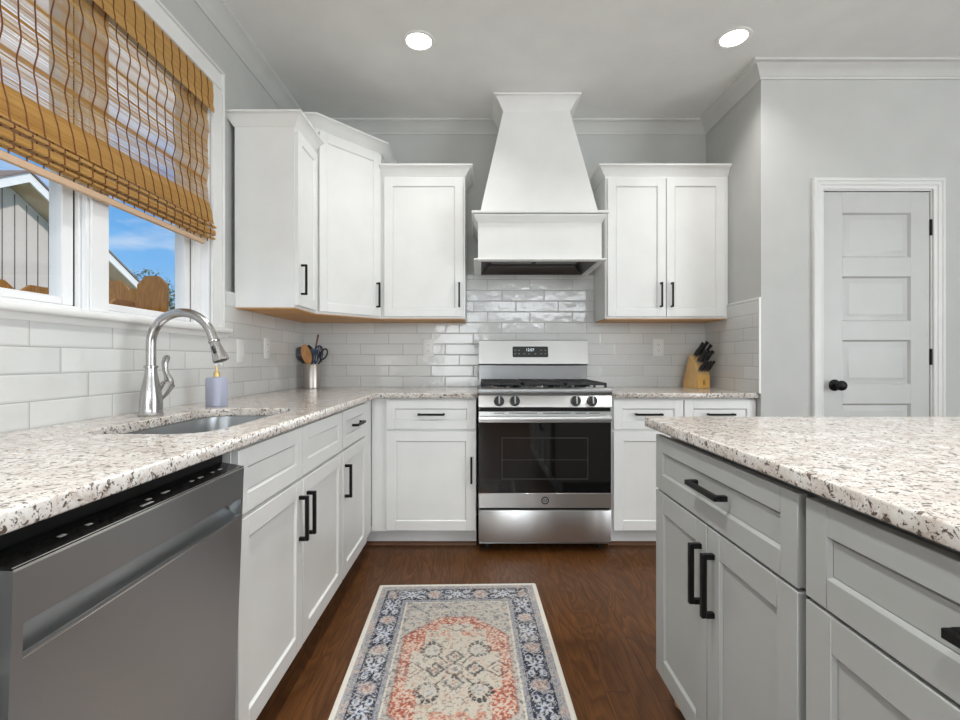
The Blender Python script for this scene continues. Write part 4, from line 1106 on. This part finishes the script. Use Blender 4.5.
# neighbouring house: gable end looks towards the window
nh = thing('house', 'neighbouring house with vertical grey-tan siding and white gable boards beyond the fence', 'house', (-10, 0, -.5))
YA, ZA, SL = CY+10.13, 5.06+.5, .556          # apex
half = 4.1
def roofz(y): return ZA - SL*abs(y-YA)
m = MB(); m.prism([(YA-half+.45, 0), (YA+half-.45, 0), (YA+half-.45, roofz(YA+half-.45)-.22), (YA, ZA-.22), (YA-half+.45, roofz(YA-half+.45)-.22)], -7, 0,
                  M=Matrix(((0, 0, 1, 0), (1, 0, 0, 0), (0, 1, 0, 0), (0, 0, 0, 1))))
m.build('wall', 'siding', nh)
m = MB(); y = YA-half+.5
while y < YA+half-.5:
    m.box(.001, .012, y-.008, y+.008, .3, roofz(y)-.30); y += .27
m.build('siding_joints', 'siding_gap', nh)
for s in (-1, 1):
    m = MB(); ye = YA+s*half
    P0 = [(0, ZA), (0, ZA-.20), (half, ZA-SL*half-.20), (half, ZA-SL*half)]
    pl = [(YA+s*a, b) for a, b in P0]
    m.loft([[(x, a, b) for a, b in pl] for x in (.46, .50)]); m.build('fascia', 'fascia_white', nh)
    m = MB(); m.loft([[(x, a, b-.0) for a, b in [(YA, ZA-.19), (YA, ZA-.21), (YA+s*half, ZA-SL*half-.21), (YA+s*half, ZA-SL*half-.19)]] for x in (.0, .455)]); m.build('soffit', 'soffit_tan', nh)
    m = MB(); m.loft([[(x, a, b) for a, b in [(YA, ZA+.005), (YA, ZA+.05), (YA+s*(half+.05), ZA-SL*(half+.05)+.05), (YA+s*(half+.05), ZA-SL*(half+.05)+.005)]] for x in (-7.2, .53)]); m.build('roof', 'shingle', nh)
# fence
def fence(name, label, boards):
    r = thing(name, label, 'fence', (0, 0, 0))
    return r
fn = thing('fence', 'dog-eared brown wooden fence just outside the window', 'fence', (0, 0, -.5))
FXX = -2.42
y = CY+1.0; k = 0
while y < CY+3.25:
    zt2 = 1.508+.5+random.uniform(-.008, .008); w = .296
    m = MB(); m.prism([(y, 0), (y+w, 0), (y+w, zt2-.050), (y+w-.070, zt2), (y+.070, zt2), (y, zt2-.050)], FXX, FXX+.018, M=Matrix(((0, 0, 1, 0), (1, 0, 0, 0), (0, 1, 0, 0), (0, 0, 0, 1))))
    m.build('picket', 'fence_wood', fn); y += w+.004
MX = Matrix(((1, 0, 0, 0), (0, 0, 1, 0), (0, 1, 0, 0), (0, 0, 0, 1)))
for (xa, xb, yd, zt2) in ((-2.66, -2.46, 3.36, 1.66), (-2.46, -2.37, 3.345, 1.60), (-2.372, -2.166, 3.32, 1.685), (-2.12, -1.93, 3.36, 1.66)):
    zt2 += .5; c_ = min(.06, (xb-xa)*.3)
    m = MB(); m.prism([(xa, 0), (xb, 0), (xb, zt2-c_), (xb-c_, zt2), (xa+c_, zt2), (xa, zt2-c_)], CY+yd, CY+yd+.02, M=MX); m.build('picket', 'fence_wood', fn)
m = MB(); m.box(FXX-.04, FXX-.001, CY+1.0, CY+3.3, 1.55, 1.64); m.box(FXX-.04, FXX-.001, CY+1.0, CY+3.3, .4, .49); m.box(-2.66, -1.93, CY+3.385, CY+3.42, 1.6, 1.69); m.build('rail', 'fence_wood', fn)
# trees far behind the fence
def tree(label, x, y, h, w, seed):
    r = thing('tree', label, 'tree', (x, y, -.5)); rnd = random.Random(seed)
    m = MB(); m.tube([(0, 0, 0), (.1, 0, h*.4), (0, .1, h*.75)], [.25, .18, .06], 10)
    for k in range(6):
        a = rnd.uniform(0, 2*PI); m.tube([(0, 0, h*(.35+.07*k)), (w*.4*math.cos(a), w*.4*math.sin(a), h*(.6+.06*k))], [.07, .02], 6)
    m.build('trunk', 'bark', r)
    m = MB()
    for k in range(2600):
        a, b = rnd.uniform(0, 2*PI), rnd.uniform(-1, 1); rr0 = rnd.uniform(.3, 1)**.5
        c = Vector((w*.5*rr0*math.cos(a)*math.sqrt(1-b*b), w*.5*rr0*math.sin(a)*math.sqrt(1-b*b), h*.70+h*.30*rr0*b*(1+.12*math.sin(a*5))))
        if vn3(c*1.3) < .42: continue
        q = Matrix.Translation(c) @ Matrix.Rotation(rnd.uniform(0, 6), 4, (rnd.random()-.5, rnd.random()-.5, rnd.random())); s = rnd.uniform(.07, .15)
        vs = [m.bm.verts.new(q @ Vector(p)) for p in ((-s, 0, 0), (0, -s*.5, .02), (s, 0, 0), (0, s*.5, .02))]; m.bm.faces.new(vs)
    me_ = m.build('foliage', 'foliage', r)
from mathutils import noise as mnoise
def vn3(v): return .5+.5*mnoise.noise(v)
def tpos(px, d): return (px-480)/480*d, CY+d
for (px, d, h, w, sd_, lab) in ((146, 34, 8.0, 4.2, 1, 'leafy tree showing just above the fence behind the neighbouring roof'),
                               (168, 30, 5.6, 3.0, 2, 'low green tree between the fence boards in the right window')):
    x, y = tpos(px, d); tree(lab, x, y, h, w, sd_)
bpy.context.view_layer.update()
